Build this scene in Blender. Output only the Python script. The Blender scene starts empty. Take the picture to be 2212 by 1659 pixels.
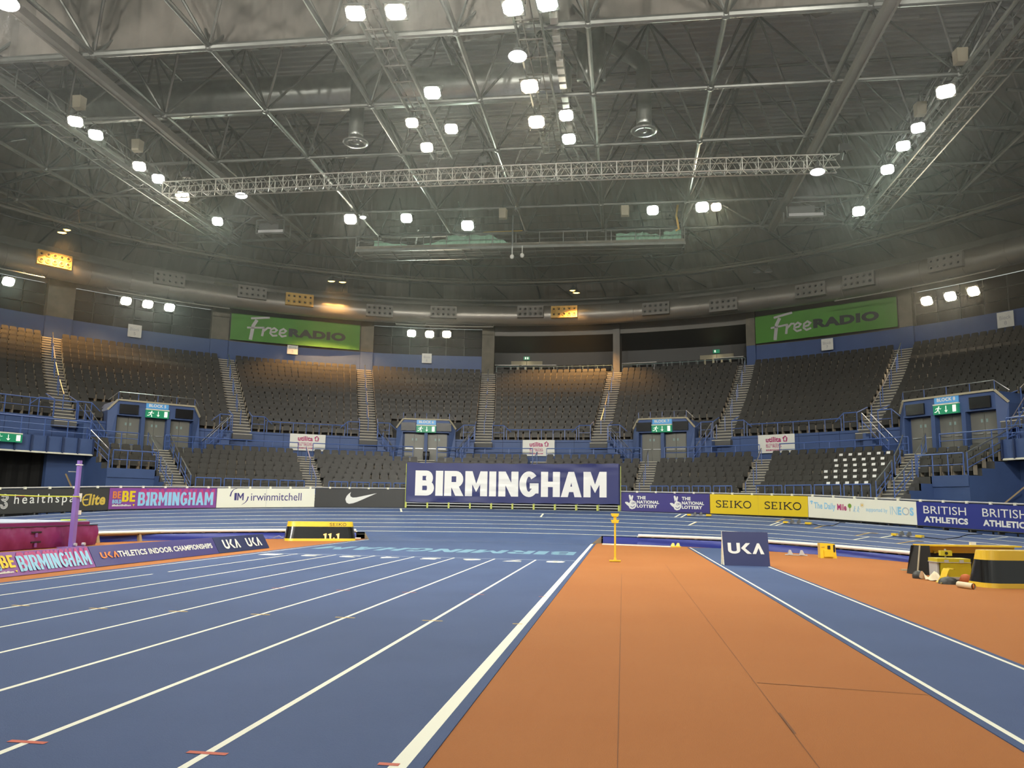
import bpy, math, random
from math import sin, cos, radians as R, degrees, pi, hypot, atan2
from mathutils import Vector, Matrix
from mathutils.geometry import tessellate_polygon
random.seed(7)
S = bpy.context.scene
COL = S.collection

# ------------------------------------------------------------------ camera
F, YAW, PITCH, ROLL, HC = 1747.9, .1375, .1504, .017, 1.5455
_r = Vector((cos(YAW), sin(YAW), 0)); _f = Vector((-sin(YAW), cos(YAW), 0)); _u = Vector((0, 0, 1))
FW = _f*cos(PITCH) + _u*sin(PITCH); _u2 = -_f*sin(PITCH) + _u*cos(PITCH)
RT = _r*cos(ROLL) + _u2*sin(ROLL); UP = -_r*sin(ROLL) + _u2*cos(ROLL)
cam = bpy.data.objects.new('camera', bpy.data.cameras.new('camera')); COL.objects.link(cam)
m = Matrix.Identity(4)
for i in range(3): m[i][0], m[i][1], m[i][2] = RT[i], UP[i], -FW[i]
m[2][3] = HC; cam.matrix_world = m
cam.data.sensor_width = 36; cam.data.lens = F/2212*36; cam.data.clip_end = 400; cam.data.clip_start = .05
S.camera = cam
S.view_settings.view_transform = 'Standard'; S.view_settings.look = 'None'
S.view_settings.gamma = 1; S.view_settings.use_curve_mapping = False
S.view_settings.exposure = 0.6
S.cycles.max_bounces = 4; S.cycles.diffuse_bounces = 3; S.cycles.glossy_bounces = 2
S.cycles.adaptive_threshold = .12; S.cycles.adaptive_min_samples = 12; S.cycles.volume_bounces = 0
S.cycles.sample_clamp_indirect = 4; S.cycles.use_light_tree = True
S.cycles.caustics_reflective = False; S.cycles.caustics_refractive = False
# dim daylight-free world: the rest of the lit hall behind the camera
W = bpy.data.worlds.new('world'); S.world = W; W.use_nodes = True
W.node_tree.nodes['Background'].inputs[0].default_value = (.80, .86, .80, 1)
W.node_tree.nodes['Background'].inputs[1].default_value = .36
# bare lights without fittings; those over the near half are added, unseen fill
def bare_light(loc, aim, power, col, ang=120, rad=.3, parent=None, name='bare_light'):
    L = bpy.data.lights.new(name, 'SPOT' if ang else 'POINT'); L.energy = power; L.color = col
    if ang: L.spot_size = R(ang); L.spot_blend = .6
    L.shadow_soft_size = rad
    o = bpy.data.objects.new(name, L); COL.objects.link(o); o.location = loc
    d = (Vector(aim)-Vector(loc)); o.rotation_euler = d.to_track_quat('-Z', 'Y').to_euler()
    if parent:
        o.parent = parent; o.location = Vector(loc)-parent.location
    return o
POW = 1030
for x, y in ((-27, 18), (-9, 17), (-3, 15), (15, 18), (-24, 4), (-9, 5), (3, 4), (14, 4), (-18, -6), (0, -7)):
    if y > 10: bare_light((x, y, 18.8), (x*.6-2, y-7, 0), POW*2.3, (1, .96, .86), 120)     # added broad lights that brighten the near floor
    else: bare_light((x, y, 18.8), (x*.9-5, 45, 3.5), POW*7.8, (1, .96, .86), 62)           # added narrow lights that brighten the far boards and stand
for x, y in ((-22, 21), (-6.3, 22), (8, 21)): bare_light((x, y, 17.5), (x, y, 0), POW*1.3, (1, .96, .87), 0)  # added point lights, no fittings, that brighten the curtain and roof steel

def hit(px, py, z=None, y=None, c=None):
    v = FW*F + RT*(px-1106) - UP*(py-829.5); o = Vector((0, 0, HC))
    if z is not None: t = (z-HC)/v.z
    elif y is not None: t = y/v.y
    else:
        A = v.x**2+v.y**2; ex, ey = -c[0], -c[1]; B = 2*(ex*v.x+ey*v.y); Cc = ex*ex+ey*ey-c[2]**2
        t = (-B+math.sqrt(B*B-4*A*Cc))/2/A
    return o+v*t
CX, CY = -7, 27          # centre of the seating bowl
KX, KY = -5, 22.5        # centre of the track bend
def P(r, a, z=0): return Vector((CX+r*sin(R(a)), CY+r*cos(R(a)), z))
def Q(r, a, z=0): return Vector((KX+r*sin(R(a)), KY+r*cos(R(a)), z))
def angC(px, py, r): h = hit(px, py, c=(CX, CY, r)); return degrees(atan2(h.x-CX, h.y-CY))
def angK(px, py, r): h = hit(px, py, c=(KX, KY, r)); return degrees(atan2(h.x-KX, h.y-KY))
def lerp(a, b, t): return a+(b-a)*t
def tab(x, T):
    if x <= T[0][0]: return T[0][1]
    for (a, p), (b, q) in zip(T, T[1:]):
        if x <= b: return p+(q-p)*(x-a)/(b-a)
    return T[-1][1]

# ------------------------------------------------------------------ materials
def mat(name, col, rough=.6, metal=0, emit=None, es=0, noise=0, nscale=8, bump=0, bscale=40, spec=.5, col2=None, stretch=None, coat=0):
    m = bpy.data.materials.new(name); m.use_nodes = True; n = m.node_tree.nodes; l = m.node_tree.links
    b = n['Principled BSDF']; b.inputs['Roughness'].default_value = rough; b.inputs['Metallic'].default_value = metal
    b.inputs['Specular IOR Level'].default_value = spec
    b.inputs['Base Color'].default_value = (*col, 1)
    if coat: b.inputs['Coat Weight'].default_value = coat; b.inputs['Coat Roughness'].default_value = .08
    if emit: b.inputs['Emission Color'].default_value = (*emit, 1); b.inputs['Emission Strength'].default_value = es
    if noise or bump:
        tc = n.new('ShaderNodeTexCoord'); mp = n.new('ShaderNodeMapping'); l.new(tc.outputs['Object'], mp.inputs[0])
        if stretch: mp.inputs['Scale'].default_value = stretch
    if noise:
        t = n.new('ShaderNodeTexNoise'); t.inputs['Scale'].default_value = nscale; t.inputs['Detail'].default_value = 6
        l.new(mp.outputs[0], t.inputs[0])
        r = n.new('ShaderNodeValToRGB'); r.color_ramp.elements[0].position = .3; r.color_ramp.elements[1].position = .7
        c2 = col2 or tuple(c*(1-noise) for c in col)
        r.color_ramp.elements[0].color = (*c2, 1); r.color_ramp.elements[1].color = (*col, 1)
        l.new(t.outputs[0], r.inputs[0]); l.new(r.outputs[0], b.inputs['Base Color'])
    if bump:
        t = n.new('ShaderNodeTexNoise'); t.inputs['Scale'].default_value = bscale; t.inputs['Detail'].default_value = 3
        l.new(mp.outputs[0], t.inputs[0]); bp = n.new('ShaderNodeBump'); bp.inputs['Strength'].default_value = bump
        bp.inputs['Distance'].default_value = .02
        l.new(t.outputs[0], bp.inputs['Height']); l.new(bp.outputs[0], b.inputs['Normal'])
    return m
M = dict(
 beam=mat('beam_paint', (.11, .10, .085), .75), 
 orange=mat('orange_surface', (.435, .170, .056), .85, noise=.12, nscale=.35, bump=.35, bscale=90, col2=(.41, .152, .048), spec=.15),
 orange2=mat('orange_seam', (.22, .085, .03), .9),
 blue=mat('blue_surface', (.072, .110, .235), .8, noise=.15, nscale=.5, bump=.3, bscale=90, col2=(.062, .096, .207), spec=.2),
 track=mat('blue_track', (.066, .105, .235), .7, noise=.15, nscale=.7, col2=(.056, .090, .205), spec=.3),
 line=mat('white_line_paint', (.86, .85, .72), .7),
 thin=mat('pale_grey_line', (.45, .52, .62), .7),
 text_blue=mat('light_blue_lettering', (.15, .30, .42), .7),
 mark_y=mat('yellow_mark', (.62, .40, .08), .7), mark_r=mat('red_mark', (.55, .10, .05), .7),
 concrete=mat('concrete', (.20, .185, .145), .85, noise=.35, nscale=1.5),
 beige=mat('beige_wall', (.42, .38, .27), .8), riser=mat('concrete_riser', (.075, .075, .072), .85, noise=.2, nscale=2),
 bluewall=mat('blue_wall_paint', (.062, .108, .26), .55, noise=.12, nscale=1.2), 
 bluewall_d=mat('dark_blue_paint', (.022, .04, .11), .6),
 bluerail=mat('blue_rail_paint', (.085, .15, .40), .35),
 rail=mat('steel_handrail', (.55, .55, .55), .3, .9),
 seat=mat('dark_grey_seat', (.048, .0455, .040), .5, noise=.15, nscale=3), seat2=mat('charcoal_seat', (.03, .029, .027), .55),
 seatleg=mat('pale_seat_bracket', (.32, .28, .22), .5),
 nosing=mat('pale_step_nosing', (.62, .58, .46), .6), step=mat('step_grey', (.11, .11, .11), .8),
 steel=mat('grey_steel', (.17, .175, .16), .42, .6, noise=.25, nscale=2), 
 steel_d=mat('dark_steel', (.10, .10, .095), .5, .5), alu=mat('aluminium_truss', (.55, .54, .49), .35, .6),
 ceil=mat('dark_corrugated_sheet', (.36, .36, .335), .6, .1, noise=.2, nscale=.4),
 ceil2=mat('brown_grey_sheet', (.20, .19, .17), .6, .1, noise=.25, nscale=.4),
 duct=mat('duct_metal', (.34, .32, .28), .38, .6, noise=.2, nscale=.5), duct2=mat('galvanised_duct', (.28, .29, .27), .35, .8, noise=.2, nscale=3),
 nozzle=mat('grey_nozzle_panel', (.20, .19, .17), .5), nozzle_lit=mat('amber_lit_nozzle_panel', (.55, .36, .10), .45),
 black=mat('black', (.012, .012, .012), .6), gblack=mat('glossy_black', (.012, .012, .012), .18, coat=.5), screen=mat('black_screen', (.008, .008, .009), .25),
 fabric=mat('grey_curtain_fabric', (.20, .18, .155), .85, noise=.3, nscale=.6), blackc=mat('black_curtain', (.008, .008, .008), .9, noise=.5, nscale=2, stretch=(4, 4, .2)),
 white=mat('white_paint', (.80, .80, .74), .5), offwhite=mat('cream_board', (.86, .85, .70), .5), paper=mat('paper', (.85, .85, .82), .6),
 char=mat('charcoal_board', (.045, .045, .042), .45), purple=mat('purple_board', (.24, .07, .30), .45), pink=mat('pink_shadow_lettering', (.50, .06, .22), .5),
 violet=mat('indigo_board', (.055, .045, .21), .4), navy=mat('navy_board', (.022, .03, .11), .4), ukblue=mat('royal_blue_board', (.028, .04, .24), .4),
 yellow=mat('yellow_paint', (.86, .58, .03), .32, coat=.3), yboard=mat('yellow_board', (.80, .58, .015), .45), gold=mat('gold_lettering', (.62, .44, .07), .5),
 skyl=mat('sky_blue_lettering', (.30, .60, .80), .5), orl=mat('orange_lettering', (.72, .22, .05), .5), redl=mat('red_lettering', (.70, .10, .05), .5),
 indigo=mat('indigo_lettering', (.05, .04, .18), .5), green=mat('green_banner', (.10, .30, .05), .7, noise=.2, nscale=.6), dgrey=mat('dark_grey_lettering', (.035, .045, .045), .6),
 silver=mat('pale_grey_lettering', (.50, .50, .50), .6), magenta=mat('magenta_lettering', (.45, .03, .16), .5),
 tarp=mat('blue_tarpaulin', (.02, .035, .27), .38, bump=.6, bscale=3, spec=.6), banner=mat('navy_fabric_banner', (.028, .035, .14), .5, spec=.5), bannerw=mat('white_banner_print', (.84, .84, .80), .6),
 hj=mat('plum_mat_cover', (.22, .02, .12), .5, bump=.5, bscale=2.2), hjtop=mat('pale_mat_top', (.45, .50, .62), .6), hjpost=mat('lilac_post', (.24, .15, .48), .35),
 lime=mat('lime_bar', (.60, .75, .05), .4), wood=mat('pale_wood', (.40, .29, .15), .5, noise=.2, nscale=6, stretch=(1, 8, 8)),
 door=mat('grey_door', (.19, .19, .165), .4), glass=mat('dark_window', (.018, .018, .018), .12), glassg=mat('glass_edge', (.30, .42, .40), .15),
 signblue=mat('light_blue_sign', (.08, .28, .55), .4, emit=(.08, .28, .55), es=.25), signgreen=mat('green_sign', (.01, .17, .08), .4, emit=(.01, .17, .08), es=.5),
 signwhite=mat('lit_sign_white', (.8, .85, .75), .4, emit=(.8, .9, .75), es=.45), led=mat('amber_digits', (.9, .5, .1), .4, emit=(1, .55, .12), es=1.6),
 greennet=mat('pale_green_net', (.20, .36, .25), .7), yframe=mat('yellow_green_frame', (.55, .60, .12), .5), tray=mat('cable_tray', (.16, .15, .12), .5, .3),
 cable=mat('black_cable', (.015, .015, .015), .6), peg=mat('pale_cable_loop', (.5, .48, .3), .5), mesh=mat('grey_housing', (.12, .12, .115), .5, .3), case=mat('yellow_case', (.62, .52, .03), .45), orangec=mat('orange_cloth', (.6, .16, .05), .7), beigeroll=mat('cream_cloth', (.75, .66, .46), .7))
def emat(name, col, s): return mat(name, (.8, .8, .8), .5, emit=col, es=s)
LENS = {'w': ((1, .93, .78), emat('lamp_glow_warm', (1, .92, .74), 26)), 'o': ((1, .78, .50), emat('lamp_glow_orange', (1, .80, .52), 24)),
        'g': ((.82, 1, .82), emat('lamp_glow_green', (.86, 1, .84), 26)), 'n': ((1, .96, .95), emat('lamp_glow_white', (1, .97, .97), 26)),
        'a': ((1, .50, .14), emat('lamp_glow_amber', (1, .55, .12), 6))}

# ------------------------------------------------------------------ mesh builder
class MB:
    def __init__(s): s.v = []; s.f = []; s.m = []; s.mats = []
    def mi(s, m):
        if m not in s.mats: s.mats.append(m)
        return s.mats.index(m)
    def add(s, vs, fs, m):
        b = len(s.v); s.v += [tuple(v) for v in vs]; s.f += [tuple(b+i for i in f) for f in fs]; s.m += [s.mi(m)]*len(fs)
    def quad(s, a, b, c, d, m): s.add([a, b, c, d], [(0, 1, 2, 3)], m)
    def box(s, c, sz, m, rz=0, mtx=None):
        x, y, z = sz[0]/2, sz[1]/2, sz[2]/2
        vs = [Vector((i*x, j*y, k*z)) for k in (-1, 1) for j in (-1, 1) for i in (-1, 1)]
        if mtx is not None: vs = [mtx @ v for v in vs]
        elif rz: vs = [Matrix.Rotation(rz, 3, 'Z') @ v for v in vs]
        s.add([Vector(c)+v for v in vs], [(0, 2, 3, 1), (4, 5, 7, 6), (0, 1, 5, 4), (2, 6, 7, 3), (0, 4, 6, 2), (1, 3, 7, 5)], m)
    def hexa(s, bot, top, m):
        n = len(bot); s.add(list(bot)+list(top), [tuple(range(n))[::-1], tuple(range(n, 2*n))]+[(i, (i+1) % n, n+(i+1) % n, n+i) for i in range(n)], m)
    def bar(s, p, q, w, h, m, up=Vector((0, 0, 1))):
        p, q = Vector(p), Vector(q); d = (q-p)
        if d.length < 1e-6: return
        d.normalize(); a = d.cross(up)
        if a.length < 1e-3: a = Vector((1, 0, 0))
        a.normalize(); b = a.cross(d); vs = []
        for e in (p, q): vs += [e+a*x*w/2+b*y*h/2 for x, y in ((-1, -1), (1, -1), (1, 1), (-1, 1))]
        s.add(vs, [(3, 2, 1, 0), (4, 5, 6, 7), (0, 1, 5, 4), (1, 2, 6, 5), (2, 3, 7, 6), (3, 0, 4, 7)], m)
    def tube(s, pts, r, m, n=6, cap=True, closed=False):
        pts = [Vector(p) for p in pts]; N = len(pts); base = len(s.v); fs = []
        ref = None
        rr = r if isinstance(r, (list, tuple)) else [r]*N
        for i, p in enumerate(pts):
            d = (pts[min(i+1, N-1)]-pts[max(i-1, 0)]).normalized()
            u = Vector((0, 0, 1)) if abs(d.z) < .95 else Vector((1, 0, 0))
            a = d.cross(u).normalized(); b = a.cross(d)
            if ref is not None:
                a = (ref-d*ref.dot(d)); a = a.normalized() if a.length > 1e-4 else d.cross(u).normalized(); b = a.cross(d)
            ref = a
            s.v += [tuple(p+(a*cos(2*pi*k/n)+b*sin(2*pi*k/n))*rr[i]) for k in range(n)]
        for i in range(N-1):
            for k in range(n):
                fs.append((base+i*n+k, base+i*n+(k+1) % n, base+(i+1)*n+(k+1) % n, base+(i+1)*n+k))
        if cap: fs += [tuple(base+k for k in range(n))[::-1], tuple(base+(N-1)*n+k for k in range(n))]
        s.f += fs; s.m += [s.mi(m)]*len(fs)
    def lathe(s, c, prof, m, n=20, mtx=None):
        base = len(s.v); fs = []
        for (r, z) in prof:
            for k in range(n):
                v = Vector((r*cos(2*pi*k/n), r*sin(2*pi*k/n), z))
                if mtx is not None: v = mtx @ v
                s.v.append(tuple(Vector(c)+v))
        for i in range(len(prof)-1):
            for k in range(n): fs.append((base+i*n+k, base+i*n+(k+1) % n, base+(i+1)*n+(k+1) % n, base+(i+1)*n+k))
        s.f += fs; s.m += [s.mi(m)]*len(fs)
    def strip(s, A, B, m):
        for i in range(len(A)-1): s.quad(A[i], A[i+1], B[i+1], B[i], m)
    def grid(s, rows, m):
        n = len(rows[0]); b = len(s.v); fs = []
        for r in rows: s.v += [tuple(p) for p in r]
        for i in range(len(rows)-1):
            for j in range(n-1): fs.append((b+i*n+j, b+i*n+j+1, b+(i+1)*n+j+1, b+(i+1)*n+j))
        s.f += fs; s.m += [s.mi(m)]*len(fs)
    def build(s, name, parent=None, smooth=False, origin=None):
        me = bpy.data.meshes.new(name); o0 = Vector((0, 0, 0)); q = parent
        while q is not None: o0 += q.location; q = q.parent
        if origin is not None: o0 += Vector(origin)
        vs = [(v[0]-o0.x, v[1]-o0.y, v[2]-o0.z) for v in s.v]
        me.from_pydata(vs, [], s.f)
        for m in s.mats: me.materials.append(m)
        me.polygons.foreach_set('material_index', s.m)
        if smooth: me.polygons.foreach_set('use_smooth', [True]*len(s.f))
        me.update()
        o = bpy.data.objects.new(name, me); COL.objects.link(o)
        if parent is not None: o.parent = parent
        if origin is not None: o.location = origin
        return o
def thing(name, label, cat, loc=(0, 0, 0), rz=0, group=None):
    o = bpy.data.objects.new(name, None); COL.objects.link(o); o.location = loc; o.rotation_euler = (0, 0, rz); o.empty_display_size = .2
    o['label'] = label; o['category'] = cat
    if group: o['group'] = group
    return o
def tag(o, label, cat, group=None, kind=None):
    o['label'] = label; o['category'] = cat
    if group: o['group'] = group
    if kind: o['kind'] = kind
    return o
def struct(o, label=None):
    o['kind'] = 'structure'
    if label: o['label'] = label
    return o
def sthing(name, label=None, loc=(0, 0, 0)):
    o = bpy.data.objects.new(name, None); COL.objects.link(o); o['kind'] = 'structure'; o.location = loc
    if label: o['label'] = label
    return o

# ------------------------------------------------------------------ flat drawing (lettering, emblems)
_tc = {}
def text_geo(s, bold=0.0, shear=0.0, sp=0.0):
    k = (s, bold, shear, sp)
    if k in _tc: return _tc[k]
    cu = bpy.data.curves.new('t', 'FONT'); cu.body = s; cu.size = 1; cu.offset = bold; cu.shear = shear; cu.resolution_u = 3
    cu.space_character = 1.0+bold*1.5+sp
    o = bpy.data.objects.new('t', cu); COL.objects.link(o)
    dg = bpy.context.evaluated_depsgraph_get(); me = bpy.data.meshes.new_from_object(o.evaluated_get(dg))
    vs = [(v.co.x, v.co.y) for v in me.vertices]; fs = [tuple(p.vertices) for p in me.polygons]
    bpy.data.objects.remove(o); bpy.data.curves.remove(cu); bpy.data.meshes.remove(me)
    x0 = min(v[0] for v in vs); x1 = max(v[0] for v in vs); y0 = min(v[1] for v in vs); y1 = max(v[1] for v in vs)
    _tc[k] = ([((x-x0)/(x1-x0), (y-y0)/(y1-y0)) for x, y in vs], fs); return _tc[k]
class Draw:
    """flat artwork in (u, v) metres, laid on a surface by fn(u, v, lift)"""
    def __init__(s, fn): s.mb = MB(); s.fn = fn
    def put(s, vs, fs, m, lift=.008): s.mb.add([s.fn(u, v, lift) for u, v in vs], fs, m)
    def text(s, t, u0, u1, v0, v1, m, bold=0., shear=0., lift=.010, sk=0., rot=False, sp=0.):
        vs, fs = text_geo(t, bold, shear, sp)
        if rot: vs = [(1-x, 1-y) for x, y in vs]
        s.put([(u0+x*(u1-u0)+sk*y, v0+y*(v1-v0)) for x, y in vs], fs, m, lift)
    def poly(s, pts, m, lift=.009):
        tr = tessellate_polygon([[Vector((x, y, 0)) for x, y in pts]]); s.put(pts, [tuple(t) for t in tr], m, lift)
    def rect(s, u0, u1, v0, v1, m, lift=.006): s.put([(u0, v0), (u1, v0), (u1, v1), (u0, v1)], [(0, 1, 2, 3)], m, lift)
    def stroke(s, pts, w, m, lift=.010, closed=False):
        n = len(pts); L = []; Rr = []
        for i, p in enumerate(pts):
            a = pts[(i-1) % n] if closed else pts[max(i-1, 0)]; b = pts[(i+1) % n] if closed else pts[min(i+1, n-1)]
            dx, dy = b[0]-a[0], b[1]-a[1]; l = hypot(dx, dy) or 1; nx, ny = -dy/l, dx/l
            if 0 < i < n-1 or closed:
                d1 = (p[0]-a[0], p[1]-a[1]); l1 = hypot(*d1) or 1; c = (d1[0]*dx+d1[1]*dy)/l/l1; k = min(2.0, 1/max(.45, c))
            else: k = 1
            ww = w[i] if isinstance(w, (list, tuple)) else w
            L.append((p[0]+nx*ww/2*k, p[1]+ny*ww/2*k)); Rr.append((p[0]-nx*ww/2*k, p[1]-ny*ww/2*k))
        fs = [(i, i+1, n+i+1, n+i) for i in range(n-1)]
        if closed: fs.append((n-1, 0, n, 2*n-1))
        s.put(L+Rr, fs, m, lift)
    def disc(s, u, v, r, m, lift=.010, n=16, ry=None):
        s.put([(u+r*cos(2*pi*k/n), v+(ry or r)*sin(2*pi*k/n)) for k in range(n)], [tuple(range(n))], m, lift)
    def ring(s, u, v, r, w, m, lift=.010, a0=0, a1=360, n=20, ry=1):
        pts = [(u+r*cos(R(a0+(a1-a0)*k/n)), v+ry*r*sin(R(a0+(a1-a0)*k/n))) for k in range(n+1)]; s.stroke(pts, w, m, lift)
    def build(s, parent, name='lettering'):
        if parent.type == 'EMPTY':      # lettering is a sub-part of the face that carries it
            for c in parent.children:
                if c.name.split('.')[0] in ('plate', 'light_box', 'cloth', 'banner_sheet', 'panel', 'front_panel', 'display_band'): parent = c; break
        return s.mb.build(name, parent)
def plane_fn(o, ux, uy):
    o, ux, uy = Vector(o), Vector(ux).normalized(), Vector(uy).normalized(); n = ux.cross(uy).normalized()
    return lambda u, v, l: o+ux*u+uy*v+n*l
def arc_fn(cx, cy, r, a0, zb):
    """u metres along the arc from angle a0, v metres above zb(angle); faces the centre"""
    def fn(u, v, l):
        a = a0+degrees(u/r); z = zb(a) if callable(zb) else zb
        return Vector((cx+(r-l)*sin(R(a)), cy+(r-l)*cos(R(a)), z+v))
    return fn
def qglyph(ch, t, h):
    """heavy capital as quads in the unit square; t stem width, h bar height"""
    Q_ = []
    def rc(x0, x1, y0, y1): Q_.append([(x0, y0), (x1, y0), (x1, y1), (x0, y1)])
    def bowl(cx, cy, rx, ry, t0, t1, n=10):
        for k in range(n):
            p, q = R(t0+(t1-t0)*k/n), R(t0+(t1-t0)*(k+1)/n)
            Q_.append([(cx+rx*cos(p), cy+ry*sin(p)), (cx+rx*cos(q), cy+ry*sin(q)), (cx+(rx-t)*cos(q), cy+(ry-h)*sin(q)), (cx+(rx-t)*cos(p), cy+(ry-h)*sin(p))])
    if ch == 'I': rc(0, 1, 0, 1)
    if ch in 'HNMBRELD': rc(0, t, 0, 1)
    if ch in 'HNM': rc(1-t, 1, 0, 1)
    if ch == 'H': rc(t, 1-t, .5-h/2, .5+h/2)
    if ch in 'EL': rc(t, 1, 0, h)
    if ch == 'E': rc(t, 1, 1-h, 1); rc(t, .92, .5-h/2, .5+h/2)
    if ch == 'N': Q_.append([(1, 0), (1-t*.25, 0) if 0 else (1-t*1.0, 0), (0, 1), (t, 1)])
    if ch == 'M': Q_.append([(0, 1), (t, 1), (.5, .50), (.5, .17)]); Q_.append([(1, 1), (1-t, 1), (.5, .50), (.5, .17)])
    if ch == 'A': Q_.append([(0, 0), (t, 0), (.62, 1), (.36, 1)]); Q_.append([(1, 0), (1-t, 0), (.38, 1), (.64, 1)]); rc(.25, .75, .20, .20+h)
    if ch in 'BR':
        cb = .60; rx = .97-cb if ch == 'R' else .93-cb; yb = .50-h/2 if ch == 'B' else .34
        ry = (1-yb)/2; bowl(cb, 1-ry, rx, ry, 90, -90); rc(t, cb, 1-h, 1); rc(t, cb, yb, yb+h)
        if ch == 'B': ry = (.5+h/2)/2; bowl(cb, ry, 1-cb, ry, 90, -90); rc(t, cb, 0, h)
        else: Q_.append([(1-t*1.15, 0), (1, 0), (.46+t*.75, .40), (.46-t*.35, .40)])
    if ch == 'D': bowl(.5, .5, .5, .5, 90, -90, 14); rc(t, .5, 1-h, 1); rc(t, .5, 0, h)
    if ch == 'O': bowl(.5, .5, .5, .51, 0, 360, 24)
    if ch == 'G': bowl(.5, .5, .5, .515, 40, 318, 22); rc(1-t, 1, .13, .54); rc(.54, 1-t, .54-h, .54)
    return Q_
GW = {'I': .46, 'M': 1.25, 'E': .85, 'L': .8, 'A': 1.12}
def block_text(d, s_, u0, u1, v0, v1, m, t=.34, h=.20, lift=.012, sub=1, rot=False, gap=.12, spans=None):
    W_ = [GW.get(c, 1.) for c in s_]; tot = sum(W_)+gap*(len(s_)-1); x = 0
    for i, c in enumerate(s_):
        a, e = x/tot, (x+W_[i])/tot; x += W_[i]+gap
        if spans: a, e = spans[i]
        tt = min(1, t/GW.get(c, 1.)) if not spans else min(1, t/(e-a))
        if c == 'I': tt = 1
        for qi, q in enumerate(qglyph(c, tt, h)):
            lf = lift+.00035*qi
            n = max(1, int(sub*max(abs(q[1][0]-q[0][0]), abs(q[2][0]-q[3][0]), .2)*(e-a)*20)) if sub > 1 else 1; k = max(1, int(sub*max(abs(q[3][1]-q[0][1]), abs(q[2][1]-q[1][1]), .2))) if sub > 1 else 1
            vs = []
            for j in range(k+1):
                for i_ in range(n+1):
                    f, g_ = i_/n, j/k; xx = lerp(lerp(q[0][0], q[1][0], f), lerp(q[3][0], q[2][0], f), g_); yy = lerp(lerp(q[0][1], q[1][1], f), lerp(q[3][1], q[2][1], f), g_)
                    X_ = lerp(a, e, xx); 
                    if rot: X_, yy = 1-X_, 1-yy
                    vs.append((lerp(u0, u1, X_), lerp(v0, v1, yy)))
            d.put(vs, [(j*(n+1)+i_, j*(n+1)+i_+1, (j+1)*(n+1)+i_+1, (j+1)*(n+1)+i_) for j in range(k) for i_ in range(n)], m, lf)
def uka(d, u0, u1, v0, v1, m, w=None, sk=0):
    W = u1-u0; h = v1-v0
    cnt = [0]
    def P2(q): cnt[0] += 1; d.put([(u0+x*W, v0+y*h) for x, y in q], [tuple(range(len(q)))], m, .010+.0004*cnt[0])
    P2([(0, .32), (.095, .32), (.095, 1), (0, 1)]); P2([(.245, .32), (.34, .32), (.34, 1), (.245, 1)])
    for k in range(10):
        a, b_ = R(180+18*k), R(198+18*k); P2([(.17+.17*cos(a), .32+.33*sin(a)), (.17+.17*cos(b_), .32+.33*sin(b_)), (.17+.075*cos(b_), .32+.11*sin(b_)), (.17+.075*cos(a), .32+.11*sin(a))])
    P2([(.365, .52), (.48, .52), (.625, 1), (.505, 1)]); P2([(.365, .52), (.48, .52), (.655, 0), (.53, 0)])
    P2([(.675, 0), (.77, 0), (.875, .74), (.815, 1)]); P2([(.815, 1), (.875, 1), (1, 0), (.90, 0)])
def seiko(d, u0, u1, v0, v1, m, lw=None):
    h = v1-v0; W = u1-u0; w = lw or h*.13
    def p(x, y): return (u0+x*W, v0+y*h)
    S_ = [(.135, .80), (.125, .93), (.075, .98), (.02, .90), (.01, .74), (.04, .60), (.10, .46), (.135, .32), (.13, .14), (.07, .03), (.015, .08), (.005, .22)]
    d.stroke([p(*q) for q in S_], w, m)
    d.stroke([p(.215, 0), p(.215, 1)], w*1.25, m)
    for y, l in ((.05, .34), (.95, .34), (.5, .30)): d.stroke([p(.18 if y != .5 else .21, y), p(l, y)], w*.8, m)
    for y in (.12, .88): d.stroke([p(.335, y-.08), p(.335, y+.08)], w*.8, m)
    d.stroke([p(.30, .38), p(.30, .62)], w*.7, m)
    d.stroke([p(.43, 0), p(.43, 1)], w*1.25, m)
    for y in (.04, .96): d.stroke([p(.39, y), p(.47, y)], w*.7, m)
    d.stroke([p(.55, 0), p(.55, 1)], w*1.25, m); d.stroke([p(.70, .98), p(.56, .42)], w, m); d.stroke([p(.60, .55), p(.72, .02)], w*1.2, m)
    for x0, x1, y in ((.515, .59, .04), (.515, .59, .96), (.66, .74, .96), (.68, .76, .04)): d.stroke([p(x0, y), p(x1, y)], w*.7, m)
    d.stroke([p(.885+.10*cos(2*pi*k/22), .5+.47*sin(2*pi*k/22)) for k in range(22)], w*1.1, m, closed=True)
def person_sign(d, u0, u1, v0, v1, m, figure=True):
    """running figure, down arrow and door of an exit sign"""
    w = u1-u0; h = v1-v0
    def p(x, y): return (u0+x*w, v0+y*h)
    d.disc(*p(.245, .83), h*.09, m); d.stroke([p(.235, .72), p(.19, .45)], h*.17, m); d.stroke([p(.19, .45), p(.25, .30), p(.24, .08), p(.28, .08)], h*.09, m)
    d.stroke([p(.185, .42), p(.13, .25), p(.06, .22)], h*.09, m); d.stroke([p(.23, .70), p(.30, .58), p(.34, .64)], h*.07, m); d.stroke([p(.22, .70), p(.13, .66), p(.11, .52)], h*.07, m)
    d.stroke([p(.53, .90), p(.53, .30)], h*.10, m); d.poly([p(.46, .40), p(.53, .10), p(.60, .40), p(.53, .32)], m)
    d.rect(u0+.79*w, u0+.93*w, v0+.12*h, v0+.92*h, m, .010)

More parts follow.
